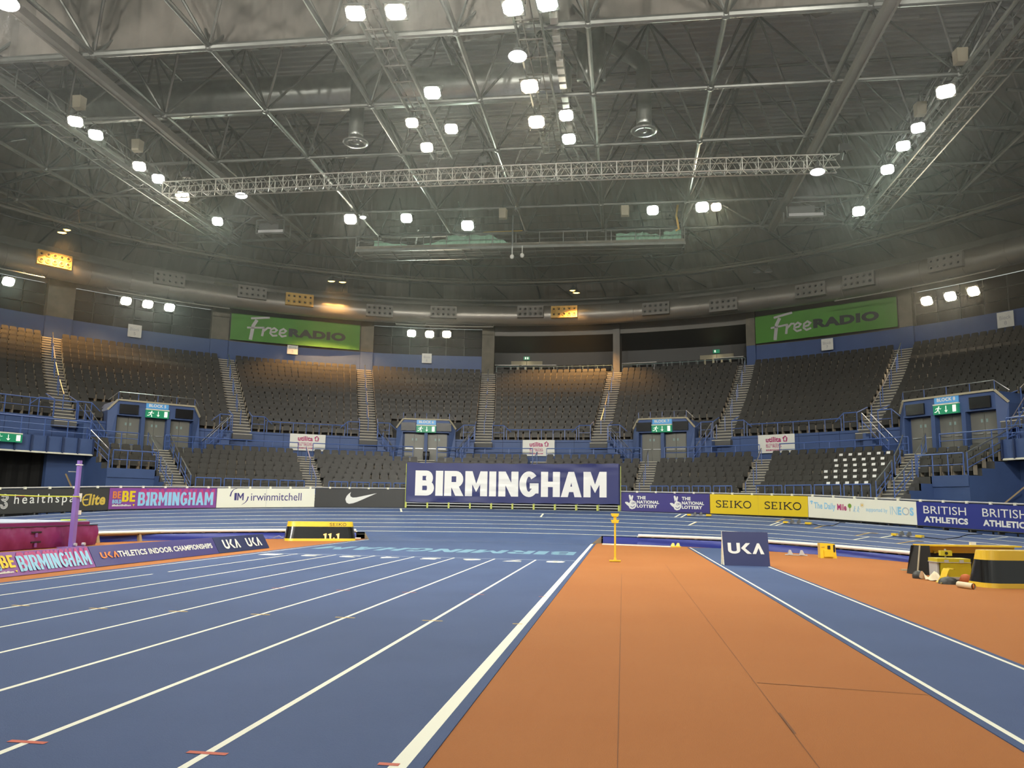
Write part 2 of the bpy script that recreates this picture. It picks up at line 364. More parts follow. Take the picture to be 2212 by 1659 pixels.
# ------------------------------------------------------------------ floor, sprint straight, track
b = MB()
b.quad((-60, -14, -.03), (60, -14, -.03), (60, 80, -.03), (-60, 80, -.03), M['concrete'])
struct(b.build('ground_slab'), 'bare concrete slab under the stands')
def ring_pts(r, z, a0, a1, n): return [Q(r, a0+(a1-a0)*i/n, z) for i in range(n+1)]
b = MB()   # infield surface inside the bend
inner = [(-20.0, -14)]+[(Q(15.0, a).x, Q(15.0, a).y) for a in range(-90, 91, 5)]+[(10.0, -14)]
tr = tessellate_polygon([[Vector((x, y, 0)) for x, y in inner]])
b.add([(x, y, 0) for x, y in inner], [tuple(t) for t in tr], M['orange'])
for x, w, y0, y1 in ((-.04, .003, 2, 20), (1.18, .003, 2.5, 24), (1.19, .010, 6.2, 6.8)):   # seams between the rolled sheets
    b.quad((x-w, y0, .003), (x+w, y0, .003), (x+w, y1, .003), (x-w, y1, .003), M['orange2'])
b.quad((1.2, 7.9, .003), (2.7, 7.7, .003), (2.7, 7.71, .003), (1.2, 7.915, .003), M['orange2'])
struct(b.build('floor'), 'orange rubber infield floor')
XR = -1.33; LANES = [XR-1.22*k for k in range(9)]
b = MB()
YE = 36.2
b.box((-6.26, (YE-14)/2+.0, .004), (10.16, YE+14, .008), M['blue'])
b.box((3.36, 10.35, .004), (1.50, 48.5, .008), M['blue'])
sprint = struct(b.build('floor_sprint_straight'), 'blue sprint straight and runway with white lane lines')
b = MB(); zl = .0095
def fl(x0, x1, y0, y1, m=M['line'], z=zl): b.quad((x0, y0, z), (x1, y0, z), (x1, y1, z), (x0, y1, z), m)
for k, x in enumerate(LANES):
    w = .055 if k == 0 else .027
    y1 = 36.1 if k == 0 else (35.75 if k == 8 else 24.2)
    if k == 7: fl(x-w, x+w, -14, 16.35); fl(x-w, x+w, 16.95, y1)
    else: fl(x-w, x+w, -14, y1)
fl(2.685, 2.735, -14, 34.6); fl(3.985, 4.035, -14, 23.8)
fl(LANES[8], LANES[0], 24.16, 24.23, M['thin'])
for k, x in enumerate(LANES[:8]):
    fl(x-.13 if k == 0 else x-.14, x if k == 0 else x+.14, 10.98, 11.03, M['mark_y'], zl+.001)
    if k < 5: fl(x-.13, x if k == 0 else x+.13, 14.37, 14.41, M['mark_r'], zl+.001)
    if k < 6: fl(x-.13, x if k == 0 else x+.13, 4.96, 5.01, M['mark_r'], zl+.001)
b.build('lane_markings', sprint)
d = Draw(lambda u, v, l: Vector((u, v, .0015+l)))
for k in range(8):
    xc = XR-1.22*k-.61+.02
    d.text(str(8-k), xc-.27, xc+.27, 23.2, 23.88, M['line'], .03, rot=True, lift=.009)
block_text(d, 'BIRMINGHAM', -10.6, -1.62, 27.0, 29.0, M['text_blue'], .32, .2, rot=True, lift=.009)
d.build(sprint, 'floor_lettering')

ZO = [(-100, .35), (-69.8, .76), (-57.5, 1.02), (-42, 1.2), (-29.6, 1.3), (-10, 1.38), (12, 1.38), (24, 1.31), (36.6, 1.2), (54, .92), (65, .74), (100, .25)]
def zo(a): return tab(a, ZO)
def zi(a): return tab(a, [(-90, .2), (-60, .30), (0, .34), (40, .34), (60, .26), (90, .18)])
def trackz(r, a): t = (r-15.25)/(21.0-15.25); return lerp(zi(a), zo(a), t)
AN = list(range(-90, 91, 2))
def tpath(r, dz=0):
    L = [Vector((KX-r, y, trackz(r, -90)+dz)) for y in (-14, -4, 6, 14)]+[Q(r, a, trackz(r, a)+dz) for a in AN]+[Vector((KX+r, y, trackz(r, 90)+dz)) for y in (14, 6, -4, -14)]
    return L
b = MB(); radii = [15.1, 16, 17, 18, 19, 20, 21.25]
b.grid([tpath(r) for r in radii], M['track'])
A0, A1 = -26, 15.5
aa = [A0+(A1-A0)*i/20 for i in range(21)]
b.grid([[Q(15.1, a, trackz(15.1, a)) for a in aa], [Q(14.4, a, .14) for a in aa], [Q(13.6, a, .012) for a in aa], [Q(12.9, a, .010) for a in aa]], M['track'])
for a in (A0, A1): b.add([Q(15.1, a, trackz(15.1, a)), Q(15.1, a, 0), Q(13.6, a, 0.01)], [(0, 1, 2)], M['beige'])
out = tpath(21.25); b.strip(out, [Vector((p.x, p.y, 0)) for p in out], M['steel_d'])
bank = struct(b.build('floor_banked_track', smooth=False), 'blue banked track bend with white lane lines')
b = MB()
def rline(r, w, a0, a1, n, m=M['line'], dz=.006):
    A = [a0+(a1-a0)*i/n for i in range(n+1)]
    b.strip([Q(r-w, a, trackz(r-w, a)+dz) for a in A], [Q(r+w, a, trackz(r+w, a)+dz) for a in A], m)
for k in range(7): rline(15.3+.95*k, .028, -90, 90, 120)
def track_hit(px, py):
    lo, hi = 15.2, 21.0; v = FW*F + RT*(px-1106) - UP*(py-829.5)
    for _ in range(30):
        r = (lo+hi)/2; h = hit(px, py, c=(KX, KY, r)); a = degrees(atan2(h.x-KX, h.y-KY))
        if h.z > trackz(r, a): lo = r
        else: hi = r
    return r, a
def tmark(px, py, lane, m, w=.05, tick=False, skew=.6):
    """short mark across one lane, tick hooks sideways at its outer end"""
    r, a = track_hit(px, py); r0 = 15.3+.95*int((r-15.3)/.95); r1 = r0+.95
    def q(r, x): return Q(r, a+degrees(x/r), trackz(r, a)+.009)
    b.quad(q(r0, -w), q(r0, w), q(r1, w+skew*0), q(r1, -w), m)
    if tick: b.quad(q(r1-.08, 0), q(r1-.08, .35), q(r1, .35), q(r1, 0), m)
for px, py, ln, mm, tk in ((866, 1101, 5, M['line'], 0), (1171, 1113, 4, M['line'], 0), (1466, 1113, 5, M['line'], 0), (1480, 1113, 5, M['line'], 0), (1494, 1132, 3, M['line'], 1), (1500, 1130, 3, M['mark_y'], 0),
    (1675, 1131, 4, M['line'], 0), (1690, 1131, 4, M['line'], 0), (1692, 1122, 5, M['mark_y'], 1), (1776, 1137, 4, M['mark_y'], 1), (1866, 1154, 3, M['mark_y'], 1), (1862, 1163, 2, M['line'], 0),
    (1912, 1160, 3, M['line'], 0), (1925, 1158, 3, M['line'], 0), (1955, 1172, 2, M['mark_y'], 1), (2180, 1160, 4, M['line'], 0)):
    tmark(px, py, ln, mm, tick=tk)
for px, py, ln in ((1796, 1130, 4), (1790, 1150, 3)): pass
b.build('lane_markings', bank)

# skirts (tarpaulin) and white kerb rails on the inside of the bend
def skirt(a0, a1, label, label2):
    b = MB(); n = int((a1-a0)*1.2); A = [a0+(a1-a0)*i/n for i in range(n+1)]; rows = []
    for k in range(6):
        t = k/5; rows.append([Q(15.06-.10*(1-t)+.025*sin(a*3.1+t*2)*(1-t)+.02*sin(a*7.7+k), a, lerp(.002, trackz(15.1, a)-.03, t)) for a in A])
    b.grid(rows, M['tarp']); o = tag(b.build('tarpaulin_skirt', smooth=True), label, 'skirt')
    b = MB(); b.tube([Q(15.12, a, trackz(15.1, a)+.07) for a in A[::2]+[A[-1]]], .065, M['white'], 8)
    for a in A[::3]: b.box(Q(15.14, a, trackz(15.14, a)+.01), (.12, .06, .05), M['white'], -R(a))
    tag(b.build('kerb_rail'), label2, 'rail')
skirt(-88, -27.5, 'blue tarpaulin skirt under the left side of the banked bend', 'white round kerb rail along the inner edge of the left bend')
skirt(22, 88, 'blue tarpaulin skirt under the right side of the banked bend', 'white round kerb rail along the inner edge of the right bend')
skirt_end = MB(); A = [15.8, 17, 19, 21, 22]
skirt_end.grid([[Q(15.04, a, .002) for a in A], [Q(15.08, a, trackz(15.1, a)-.02) for a in A]], M['tarp'])
tag(skirt_end.build('tarpaulin_skirt'), 'short blue tarpaulin panel where the kerb rail stops beside the orange runway', 'skirt')
b = MB(); b.box(hit(1374, 1178, z=.03), (3.0, .10, .05), M['white'], -R(20)); b.box(hit(1374, 1174, z=.05)+Vector((.05, .35, 0)), (2.7, .10, .05), M['white'], -R(20))
tag(b.build('kerb_strip'), 'loose white kerb strips lying at the far end of the orange runway', 'strip')
b = MB(); b.box(Q(14.75, -29, .04), (1.1, .09, .05), M['white'], R(29)); tag(b.build('kerb_strip'), 'short white strip on the floor beside the far end of the left clock', 'strip')

# ------------------------------------------------------------------ perimeter advertising boards on the bend
RB = 21.35
def zb(a): return tab(a, [(-100, .5), (-69.2, .93), (-57, 1.13), (-43.7, 1.25), (-30.7, 1.36), (-17.8, 1.41), (12.9, 1.43), (25.7, 1.38), (38.8, 1.30), (52.3, 1.08), (64.3, .93), (100, .5)])
BH = .95
def board(px0, px1, py, m, label, group=None, joints=()):
    a0, a1 = angK(px0, py, RB)+.03, angK(px1, py, RB)-.03
    n = max(4, int((a1-a0)/1.5)); A = [a0+(a1-a0)*i/n for i in range(n+1)]; b = MB()
    f = [[Q(RB, a, zb(a)) for a in A], [Q(RB, a, zb(a)+BH) for a in A], [Q(RB+.05, a, zb(a)+BH) for a in A], [Q(RB+.05, a, zb(a)) for a in A]]
    b.grid(f, m); b.strip(f[3], f[0], m)
    for i in (0, -1): b.quad(*[r[i] for r in f], m)
    c = Q(RB, (a0+a1)/2, 0); o = b.build('advertising_board', origin=c)
    tag(o, label, 'advertising board', group)
    fn = arc_fn(KX, KY, RB, 0, zb)
    d = Draw(fn)
    d.U = lambda px: R(angK(px, py, RB))*RB
    d.a0, d.a1 = R(a0)*RB, R(a1)*RB
    bb = MB()      # black foot rail and feet, part of the board
    bb.tube([Q(RB-.02, a, zb(a)-.03) for a in A], .03, M['black'], 5)
    for a in A[::2]: bb.box(Q(RB+.1, a, zb(a)-.09), (.06, .3, .10), M['steel_d'], -R(a))
    bb.build('foot_rail', o)
    return o, d
def be_birmingham(d, U, v0, v1, S_=lambda v: 0):
    """U maps 0..1 over the panel to metres"""
    h = v1-v0
    def T(t, a, b_, y0, y1, m, bold, l=.012): d.text(t, U(a), U(b_), v0+y0*h, v0+y1*h, m, bold, sk=S_(0), lift=l)
    for k in (0, 2, 4): block_text(d, 'BIRMINGHAM', U(.265+.004*k), U(.965+.004*k), v0+(.20+.036*k)*h, v0+(.82+.032*k)*h, M['pink'], .36, .17, .008+.0006*k)
    block_text(d, 'BIRMINGHAM', U(.26), U(.97), v0+.14*h, v0+.80*h, M['skyl'], .36, .17, .014)
    block_text(d, 'BE', U(.03), U(.105), v0+.50*h, v0+.84*h, M['orl'], .36, .18); block_text(d, 'BE', U(.115), U(.235), v0+.34*h, v0+.86*h, M['yboard'], .36, .18); block_text(d, 'BOLD', U(.03), U(.11), v0+.26*h, v0+.44*h, M['skyl'], .34, .2)
    T('#BeBoldBeBham', .03, .20, .12, .22, M['offwhite'], .03); d.poly([(U(.215), v0+.22*h), (U(.235), v0+.22*h), (U(.225), v0+.11*h)], M['yboard'], .012)
# black board with loops emblem and two names
o, d = board(-60, 234.5, 1085, M['char'], 'charcoal board at far left reading healthspan and Elite, beyond the high jump mat')
U = d.U
d.text('healthspan', U(30), U(175), .24, .74, M['white'], .006, sp=.32)
for s_ in (-1, 1):
    for r_ in (.06, .10, .14): d.ring(U(9)+s_*0, .47+s_*.15, r_, .022, M['white'], a0=-160 if s_ > 0 else -200, a1=160 if s_ > 0 else 90, n=22)
d.ring(U(-12), .62, .12, .022, M['white']); d.ring(U(-12), .32, .12, .022, M['white'])
d.text('lite', U(191), U(227), .20, .70, M['gold'], .035, shear=.1)
d.stroke([(U(193), .68), (U(184), .66), (U(179), .55), (U(178), .38), (U(181), .24), (U(186), .20), (U(191), .22)], .06, M['gold']); d.stroke([(U(176), .44), (U(190), .46)], .06, M['gold'])
d.build(o)
o, d = board(235, 467.5, 1078, M['purple'], 'purple board reading BE BOLD BE BIRMINGHAM on the far left bend')
be_birmingham(d, lambda t: lerp(d.a0, d.a1, t), 0, BH); d.build(o)
o, d = board(468, 680, 1076, M['offwhite'], 'cream board reading IM irwinmitchell left of the black board')
U = d.U
block_text(d, 'IM', U(506), U(526), .36, .72, M['indigo'], .24, .2); d.text('irwinmitchell', U(542), U(651), .33, .72, M['indigo'], .0)
d.stroke([(U(511), .95), (U(503), .88), (U(499), .75), (U(497), .55)], [.012, .03, .05, .06], M['indigo']); d.stroke([(U(536), .54), (U(534), .36), (U(530), .24), (U(523), .14)], [.06, .05, .03, .012], M['indigo'])
d.rect(U(575)-.006, U(575)+.006, .02, BH-.02, M['silver'], .004); d.build(o)
o, d = board(680.5, 879, 1077, M['char'], 'charcoal board with a white swoosh beside the big navy banner')
U = d.U
pts = [(0, .38), (.03, .62), (.08, .80), (.17, 1.0), (.145, .80), (.16, .62), (.23, .53), (.35, .55), (1.0, .93), (.40, .20), (.25, .05), (.12, .0), (.04, .10)]
d.poly([(lerp(U(746), U(814), x), .17+.62*y) for x, y in pts], M['white']); d.build(o)
o, d = board(1337, 1533, 1084, M['violet'], 'indigo board with two crossed-fingers emblems and THE NATIONAL LOTTERY twice')
U = d.U
for px in (1350, 1447):
    k = U(px+1)-U(px)
    def q(x, y): return (U(px)+x*k, .94-y*.0222)
    d.poly([q(*p) for p in [(0, 23), (1.5, 21), (6, 21.5), (9, 24), (11, 20), (9, 10), (8.5, 6), (10.5, 4), (12.5, 6), (14, 11), (15, 6), (17.5, 6), (18, 9), (16, 17), (19, 18), (23, 20), (25, 25), (24.5, 31), (21, 36), (15, 38), (10, 36), (8, 31), (4, 28)]], M['white'])
    d.ring(*q(16.5, 24), .045, .018, M['violet'], lift=.014, n=10); d.ring(*q(20.5, 23), .04, .018, M['violet'], lift=.014, n=10)
    d.stroke([q(12, 31), q(15.5, 33.5), q(19.5, 32), q(21, 29)], .03, M['violet'], lift=.014); d.stroke([q(10, 17), q(12.5, 18), q(13.5, 14)], .018, M['violet'], lift=.014)
    for t, w_, y in (('THE', 19, 14.5), ('NATIONAL', 48, 24.5), ('LOTTERY', 44, 34)):
        d.text(t, *[U(px+26), U(px+26+w_)], .94-.0222*y, .94-.0222*(y-7.6), M['white'], .045)
d.build(o)
o, d = board(1533.5, 1745, 1090, M['yboard'], 'yellow board reading SEIKO SEIKO on the far right bend')
U = d.U; seiko(d, U(1547), U(1623), .31, .65, M['black']); seiko(d, U(1652), U(1731), .31, .65, M['black']); d.rect(U(1638)-.005, U(1638)+.005, .02, .93, M['gold'], .004); d.build(o)
o, d = board(1745.5, 1980, 1102, M['offwhite'], 'cream board reading The Daily Mile supported by INEOS')
U = d.U
d.text('The Daily', U(1759), U(1805), .33, .70, M['skyl'], .02); d.text('Mile', U(1809), U(1829), .40, .68, M['magenta'], .03)
d.disc(U(1754), .72, .07, M['skyl'], ry=.045); d.rect(U(1753), U(1755), .60, .70, M['skyl'])
GR = mat('leaf_green_print', (.18, .34, .04), .6); d.disc(U(1836), .62, .085, GR, ry=.10); d.rect(U(1835.2), U(1836.8), .38, .55, M['wood'])
for px in (1845, 1853): d.disc(U(px+2), .60, .022, M['skyl']); d.stroke([(U(px+1.6), .57), (U(px+.6), .48), (U(px+2.4), .36)], .022, M['skyl']); d.stroke([(U(px+.6), .48), (U(px-1.5), .38)], .022, M['skyl']); d.stroke([(U(px+1.6), .55), (U(px+4), .50)], .018, M['skyl'])
d.disc(U(1863), .68, .05, mat('sun_print', (.8, .55, .15), .6)); d.ring(U(1863), .68, .085, .02, mat('sun_ray_print', (.80, .68, .45), .6))
d.text('supported by', U(1871), U(1917), .38, .60, M['skyl'], .0); d.text('IN', U(1923), U(1937), .36, .70, M['skyl'], -.02); d.text('E', U(1939), U(1947), .36, .70, M['skyl'], .05)
d.ring(U(1956.5), .53, .14, .04, M['silver']); d.ring(U(1956.5), .53, .14, .042, M['skyl'], a0=120, a1=260, lift=.012); d.text('S', U(1965), U(1974), .36, .70, M['skyl'], .05); d.build(o)
o, d = board(1980.5, 2250, 1118, M['ukblue'], 'royal blue board reading BRITISH ATHLETICS at the far right')
U = d.U
for p in (1996, 2123):
    q = 1 if p == 1996 else 1.06
    d.text('BRITISH', U(p), U(p+92*q), .49, .80, M['white'], .0); d.text('ATHLETICS', U(p), U(p+95*q), .14, .38, M['white'], .05)
d.build(o)
# scaffold tube running behind the board tops
for (px0, px1, py, lab) in ((-60, 879, 1050, 'blue rail with pale clamps behind the left advertising boards'), (1337, 2250, 1066, 'blue rail with pale clamps behind the right advertising boards')):
    b = MB(); a0, a1 = angK(px0, py, 21.7), angK(px1, py, 21.7); n = 40; A = [a0+(a1-a0)*i/n for i in range(n+1)]
    b.tube([Q(21.62, a, zb(a)+BH+.06) for a in A], .035, M['silver'], 6)
    b.strip([Q(21.66, a, zb(a)+BH-.1) for a in A], [Q(21.66, a, zb(a)+BH+.04) for a in A], M['bluewall'])
    for a in A[::2]: b.box(Q(21.6, a, zb(a)+BH+.05), (.10, .08, .10), M['offwhite'], -R(a)); b.bar(Q(21.62, a, zb(a)+BH), Q(21.62, a, .02), .05, .05, M['steel_d'])
    tag(b.build('barrier_rail'), lab, 'rail')

# big fabric banner on a raised frame
a0, a1 = angK(878, 1045, 20.95), angK(1337, 1045, 20.95); RBB = 20.95; Lm = R(a1-a0)*RBB
def wr(x, y):      # tension folds of the cloth
    w = .03*sin(x*9+2*sin(y*2))*(max(0, y-.80)*5+max(0, .2-y)*4)*.5
    w += .05*math.exp(-((x-y*.8-.1)*5)**2)*sin((x+y*1.2)*22)*.6 + .05*math.exp(-((1-x-(1-y)*.9-.0)*6)**2)*sin((x-y)*30)*.5
    w += .02*sin(x*37+y*5)*max(0, y-.6)*2 + .025*sin(x*23-y*9)*max(0, .4-y)*2
    return w*.6
b = MB(); rows = []; NX, NY = 110, 16
for j in range(NY+1):
    y = j/NY; row = []
    for i in range(NX+1):
        x = i/NX; a = lerp(a0, a1, x); row.append(Q(RBB-.06-wr(x, y), a, 1.70+.06*x+y*2.10+.012*sin(x*60)*(1 if j in (0, NY) else 0)))
    rows.append(row)
b.grid(rows, M['banner'])
top = [Q(RBB+.12, lerp(a0, a1, i/NX), 3.80) for i in range(NX+1)]; b.strip(rows[-1], top, M['banner'])
for i in (0, -1):
    b.add([rows[j][i] for j in range(NY+1)]+[Q(RBB+.3, a0 if i == 0 else a1, rows[NY-j][0].z) for j in range(NY+1)], [tuple(range(2*NY+2))], M['banner'])
t = thing('fabric_banner', 'large navy fabric banner reading BIRMINGHAM on a raised frame', 'banner', Q(RBB, 0, 0))
b.build('cloth', t, smooth=True)
class DB(Draw):
    def put(s, vs, fs, m, lift=.008):      # letters follow the folds
        s.mb.add([Q(RBB-.063-lift-wr(u, v), lerp(a0, a1, u), 1.70+.06*u+v*2.10) for u, v in vs], fs, m)
d = DB(None)
XS = {'B': (897, 938), 'I': (941, 957), 'R': (960, 1002), 'M': (1005, 1053), 'I2': (1057, 1072), 'N': (1077, 1120), 'G': (1122, 1164), 'H': (1169, 1210), 'A': (1212, 1257), 'M2': (1261, 1311)}
for k, (p0, p1) in XS.items():
    u0 = (angK(p0, 1040, RBB)-a0)/(a1-a0); u1 = (angK(p1, 1040, RBB)-a0)/(a1-a0); block_text(d, k[0], 0, 1, .165, .80, M['bannerw'], .0335, .215, sub=10, spans=[(u0, u1)])
d.build(t)
b = MB()
for i in range(11):
    a = lerp(a0, a1, i/10); b.box(Q(RBB-.02, a, 1.555), (.09, .06, .30), M['yframe'], -R(a)); b.bar(Q(RBB+.35, a, .9), Q(RBB+.35, a, 3.75), .05, .05, M['yframe'])
for z, r in ((1.66, RBB), (1.52, RBB+.05)):
    b.tube([Q(r, lerp(a0, a1, k/20), z) for k in range(21)], .03, M['silver'], 6)
b.strip([Q(RBB+.4, lerp(a0, a1, k/20), 1.35) for k in range(21)], [Q(RBB+.4, lerp(a0, a1, k/20), 1.8) for k in range(21)], M['black'])
b.build('support_frame', t)

# ------------------------------------------------------------------ seating bowl
def l_aisle(k, r): a = LA[k]; return lerp(a[0], a[1], (r-20.8)/5.8)
LA = [(-50, -48.7), (-30, -29.9), (-13.1, -13.1), (2.9, 2.9), (21.9, 18.8), (38.7, 34.4), (60, 53.4)]
UA = [(-58.8, -54.3), (-37.9, -36.8), (-21.2, -21.1), (-5.2, -6.1), (11, 9.2), (27.7, 24.5), (45.9, 40.8), (62, 57)]
def u_aisle(k, r): a = UA[k]; return lerp(a[0], a[1], (r-28.4)/11.2)
BLK = {5: (-54.3, -43.3, 3), 6: (-17.4, -9.1, 2), 7: (15.8, 24.2, 2), 8: (49.9, 61.9, 3)}
LR0, LD, LZ0, LDZ = 21.35, .75, 1.9, .33
UR0, UD, UZ0, UDZ = 28.4, .80, 6.1, .46
WZ = 4.4
def terrace(rows, A, m_t, m_r, b):
    """rows: (r0, r1, z); treads and risers"""
    pz = None
    for r0, r1, z in rows:
        if pz is not None: b.strip([P(r0, a, pz) for a in A], [P(r0, a, z) for a in A], m_r)
        b.strip([P(r0, a, z) for a in A], [P(r1, a, z) for a in A], m_t); pz = z
b = MB(); A = [-57+i*1.25 for i in range(int(121/1.25)+1)]
main = [a for a in A if -51 <= a <= 59.5]
terrace([(LR0+LD*i, LR0+LD*(i+1), LZ0+LDZ*i) for i in range(8)]+[(LR0+LD*8, 28.4, WZ)], main, M['riser'], M['riser'], b)
b.strip([P(LR0, a, 0) for a in main], [P(LR0, a, LZ0) for a in main], M['steel_d'])
for a_, b_ in ((-57, -51), (59.5, 64)):
    AA = [lerp(a_, b_, t/5) for t in range(6)]
    terrace([(LR0+LD*i, LR0+LD*(i+1), LZ0+LDZ*i) for i in range(4, 8)]+[(LR0+LD*8, 28.4, WZ)], AA, M['riser'], M['riser'], b)
    b.strip([P(LR0+LD*4, a, 0) for a in AA], [P(LR0+LD*4, a, LZ0+LDZ*4) for a in AA], M['bluewall'])
    b.strip([P(LR0+LD*4-.05, a, 2.75) for a in AA], [P(LR0+LD*4-.05, a, 3.25) for a in AA], M['bluewall'])
for a, i0 in ((-57, 4), (64, 4), (-51, 0), (59.5, 0)):      # end walls
    prof = [P(LR0+LD*i0, a, 0)]
    for i in range(i0, 8): prof += [P(LR0+LD*i, a, LZ0+LDZ*i), P(LR0+LD*(i+1), a, LZ0+LDZ*i)]
    prof += [P(28.4, a, WZ), P(28.4, a, 0)]; b.add(prof, [tuple(range(len(prof)))], M['bluewall'])
struct(b.build('floor_lower_terrace'), 'stepped lower seating terrace')
b = MB(); A = [-72+i*1.5 for i in range(92)]
terrace([(UR0+UD*i, UR0+UD*(i+1)+(.8 if i == 13 else 0), UZ0+UDZ*i) for i in range(14)], A, M['riser'], M['riser'], b)
struct(b.build('floor_upper_terrace'), 'stepped upper seating terrace')
b = MB(); A = [-75+i*1.25 for i in range(113)]
b.strip([P(28.4, a, WZ) for a in A], [P(28.4, a, UZ0) for a in A], M['bluewall'])
b.strip([P(28.4, a, UZ0) for a in A], [P(28.55, a, UZ0) for a in A], M['bluewall'])
b.strip([P(28.4, a, UZ0-.17) for a in A], [P(28.36, a, UZ0-.15) for a in A], M['bluewall'])
for a in A[::2]: b.strip([P(28.395, a-.03, WZ), P(28.395, a-.03, UZ0)], [P(28.395, a+.03, WZ), P(28.395, a+.03, UZ0)], M['bluewall_d'])
struct(b.build('wall_lower'), 'blue wall between the lower and upper seats')
b = MB()   # left and right cross walkways over the tunnels
for a0_, a1_ in ((-78, -57), (64, 80)):
    AA = [lerp(a0_, a1_, t/12) for t in range(13)]
    b.grid([[P(26.4, a, 3.95) for a in AA], [P(26.4, a, 4.85) for a in AA], [P(26.5, a, 4.85) for a in AA], [P(26.5, a, WZ) for a in AA], [P(28.4, a, WZ) for a in AA]], M['bluewall'])
    for a in AA: b.box(P(26.35, a, 4.42), (.07, .10, .86), M['bluewall_d'], -R(a))
    b.strip([P(26.33, a, 3.93) for a in AA], [P(26.33, a, 4.02) for a in AA], M['offwhite']); b.strip([P(26.3, a, 3.93) for a in AA], [P(28.4, a, 3.93) for a in AA], M['black'])
struct(b.build('floor_walkway'), 'blue fronted walkway above the tunnel mouths')
for a0_, a1_, lab in ((-78, -61.2, 'left'), (68.5, 80, 'right')):
    b = MB(); AA = [lerp(a0_, a1_, t/40) for t in range(41)]
    b.strip([P(27.6+.06*sin(k*1.9), a, 0) for k, a in enumerate(AA)], [P(27.6+.06*sin(k*1.9), a, 3.95) for k, a in enumerate(AA)], M['blackc'])
    tag(b.build('tunnel_curtain', smooth=True), 'black curtain hung across the %s tunnel mouth' % lab, 'curtain')
b = MB()
for a0_, a1_ in ((-61.2, -57), (64, 68.5)):
    AA = [lerp(a0_, a1_, t/4) for t in range(5)]; b.strip([P(27.3, a, 0) for a in AA], [P(27.3, a, 3.95) for a in AA], M['bluewall'])
    b.strip([P(27.3, a0_, 0), P(27.3, a0_, 3.95)], [P(27.7, a0_, 0), P(27.7, a0_, 3.95)], M['bluewall'])
struct(b.build('wall_tunnel'), 'dark blue wall beside the tunnel mouth')
b = MB(); b.bar(P(26.6, -59.6, 2.9), P(25.6, -57.9, .6), .10, .05, M['wood']); tag(b.build('propped_plank'), 'wooden plank leaning beside the left tunnel mouth', 'plank')
b = MB(); b.bar(P(26.7, 66.2, 3.0), P(25.4, 63.2, 1.3), .12, .06, M['wood']); tag(b.build('propped_plank'), 'wooden plank leaning beside the right tunnel mouth', 'plank')
b = MB(); b.tube([P(25.9, -60, 3.0), P(25.9, -58.8, 3.0), P(25.9, -58.8, 2.4)], .03, M['silver']); tag(b.build('pipe'), 'bent grey pipe high on the wall by the left tunnel mouth', 'pipe'); b = MB(); b.tube([P(25.9, -61, 1.55), P(25.9, -59.1, 1.55), P(25.9, -59.1, 1.0)], .03, M['silver']); tag(b.build('pipe'), 'bent grey pipe low on the wall by the left tunnel mouth', 'pipe')

# back wall of the bowl: blue dado, concrete columns, dark windows, open suites
ZC = 14.2
COLS = [(-54.8, -52.3), (-38.5, -36.6), (-21.6, -20.1), (-7.0, -5.5), (8.9, 9.7), (24.3, 25.3), (40.2, 41.5), (56, 57.5)]
b = MB()
def wallseg(b, a0_, a1_, z0, z1, r, m): 
    n = max(1, int((a1_-a0_)/1.5)); AA = [lerp(a0_, a1_, t/n) for t in range(n+1)]; b.strip([P(r, a, z0) for a in AA], [P(r, a, z1) for a in AA], m)
wallseg(b, -75, -5.5, 11.5, ZC, 40.4, M['bluewall']); wallseg(b, 24.3, 75, 11.5, ZC, 40.4, M['bluewall'])
wallseg(b, -5.5, 24.3, 11.5, 12.85, 40.4, M['riser'])
wallseg(b, -36.7, -21.5, ZC-.1, 16.6, 40.45, M['ceil2']); wallseg(b, 25.2, 40.3, ZC-.1, 16.6, 40.45, M['ceil2']); wallseg(b, -75, -5.5, 16.55, 19.2, 40.4, M['ceil2']); wallseg(b, 24.3, 75, 16.55, 19.2, 40.4, M['ceil2']); wallseg(b, -5.5, 24.3, 16.0, 19.2, 40.4, M['ceil2'])
for a0_, a1_ in ((-5.5, -5.4), (8.9, 9.7), (24.2, 24.3)): pass
# suites
wallseg(b, -6.5, 25.3, 12.85, 16.0, 45.0, mat('suite_wall', (.13, .13, .125), .8))
AA = [lerp(-6.5, 25.3, t/20) for t in range(21)]
b.strip([P(40.4, a, 12.85) for a in AA], [P(45.0, a, 12.85) for a in AA], M['riser']); b.strip([P(40.4, a, 16.0) for a in AA], [P(45.0, a, 15.4) for a in AA], M['steel_d'])
for a in (-6.5, 25.3): b.quad(P(40.4, a, 12.85), P(45, a, 12.85), P(45, a, 16), P(40.4, a, 16), M['steel_d'])
struct(b.build('wall_back'), 'blue back wall behind the upper seats')
for k, (a0_, a1_) in enumerate(COLS):
    b = MB(); mm = M['concrete']; z0 = ZC if not (-8 < a0_ < 24) else 12.0
    if a0_ == 8.9: mm = M['ceil2']
    b.hexa([P(40.15, a0_, z0), P(40.15, a1_, z0), P(41.2, a1_, z0), P(41.2, a0_, z0)], [P(40.15, a0_, 18.8), P(40.15, a1_, 18.8), P(41.2, a1_, 18.8), P(41.2, a0_, 18.8)], mm)
    if a0_ in (-7.0, 24.3, 40.2, -38.5, -21.6, -54.8, 56): b.hexa([P(40.2, a0_, 11.9), P(40.2, a1_, 11.9), P(40.5, a1_, 11.9), P(40.5, a0_, 11.9)], [P(40.2, a0_, ZC), P(40.2, a1_, ZC), P(40.5, a1_, ZC), P(40.5, a0_, ZC)], M['bluewall'])
    struct(b.build('wall_column'), 'concrete column in the back wall')
k = 0
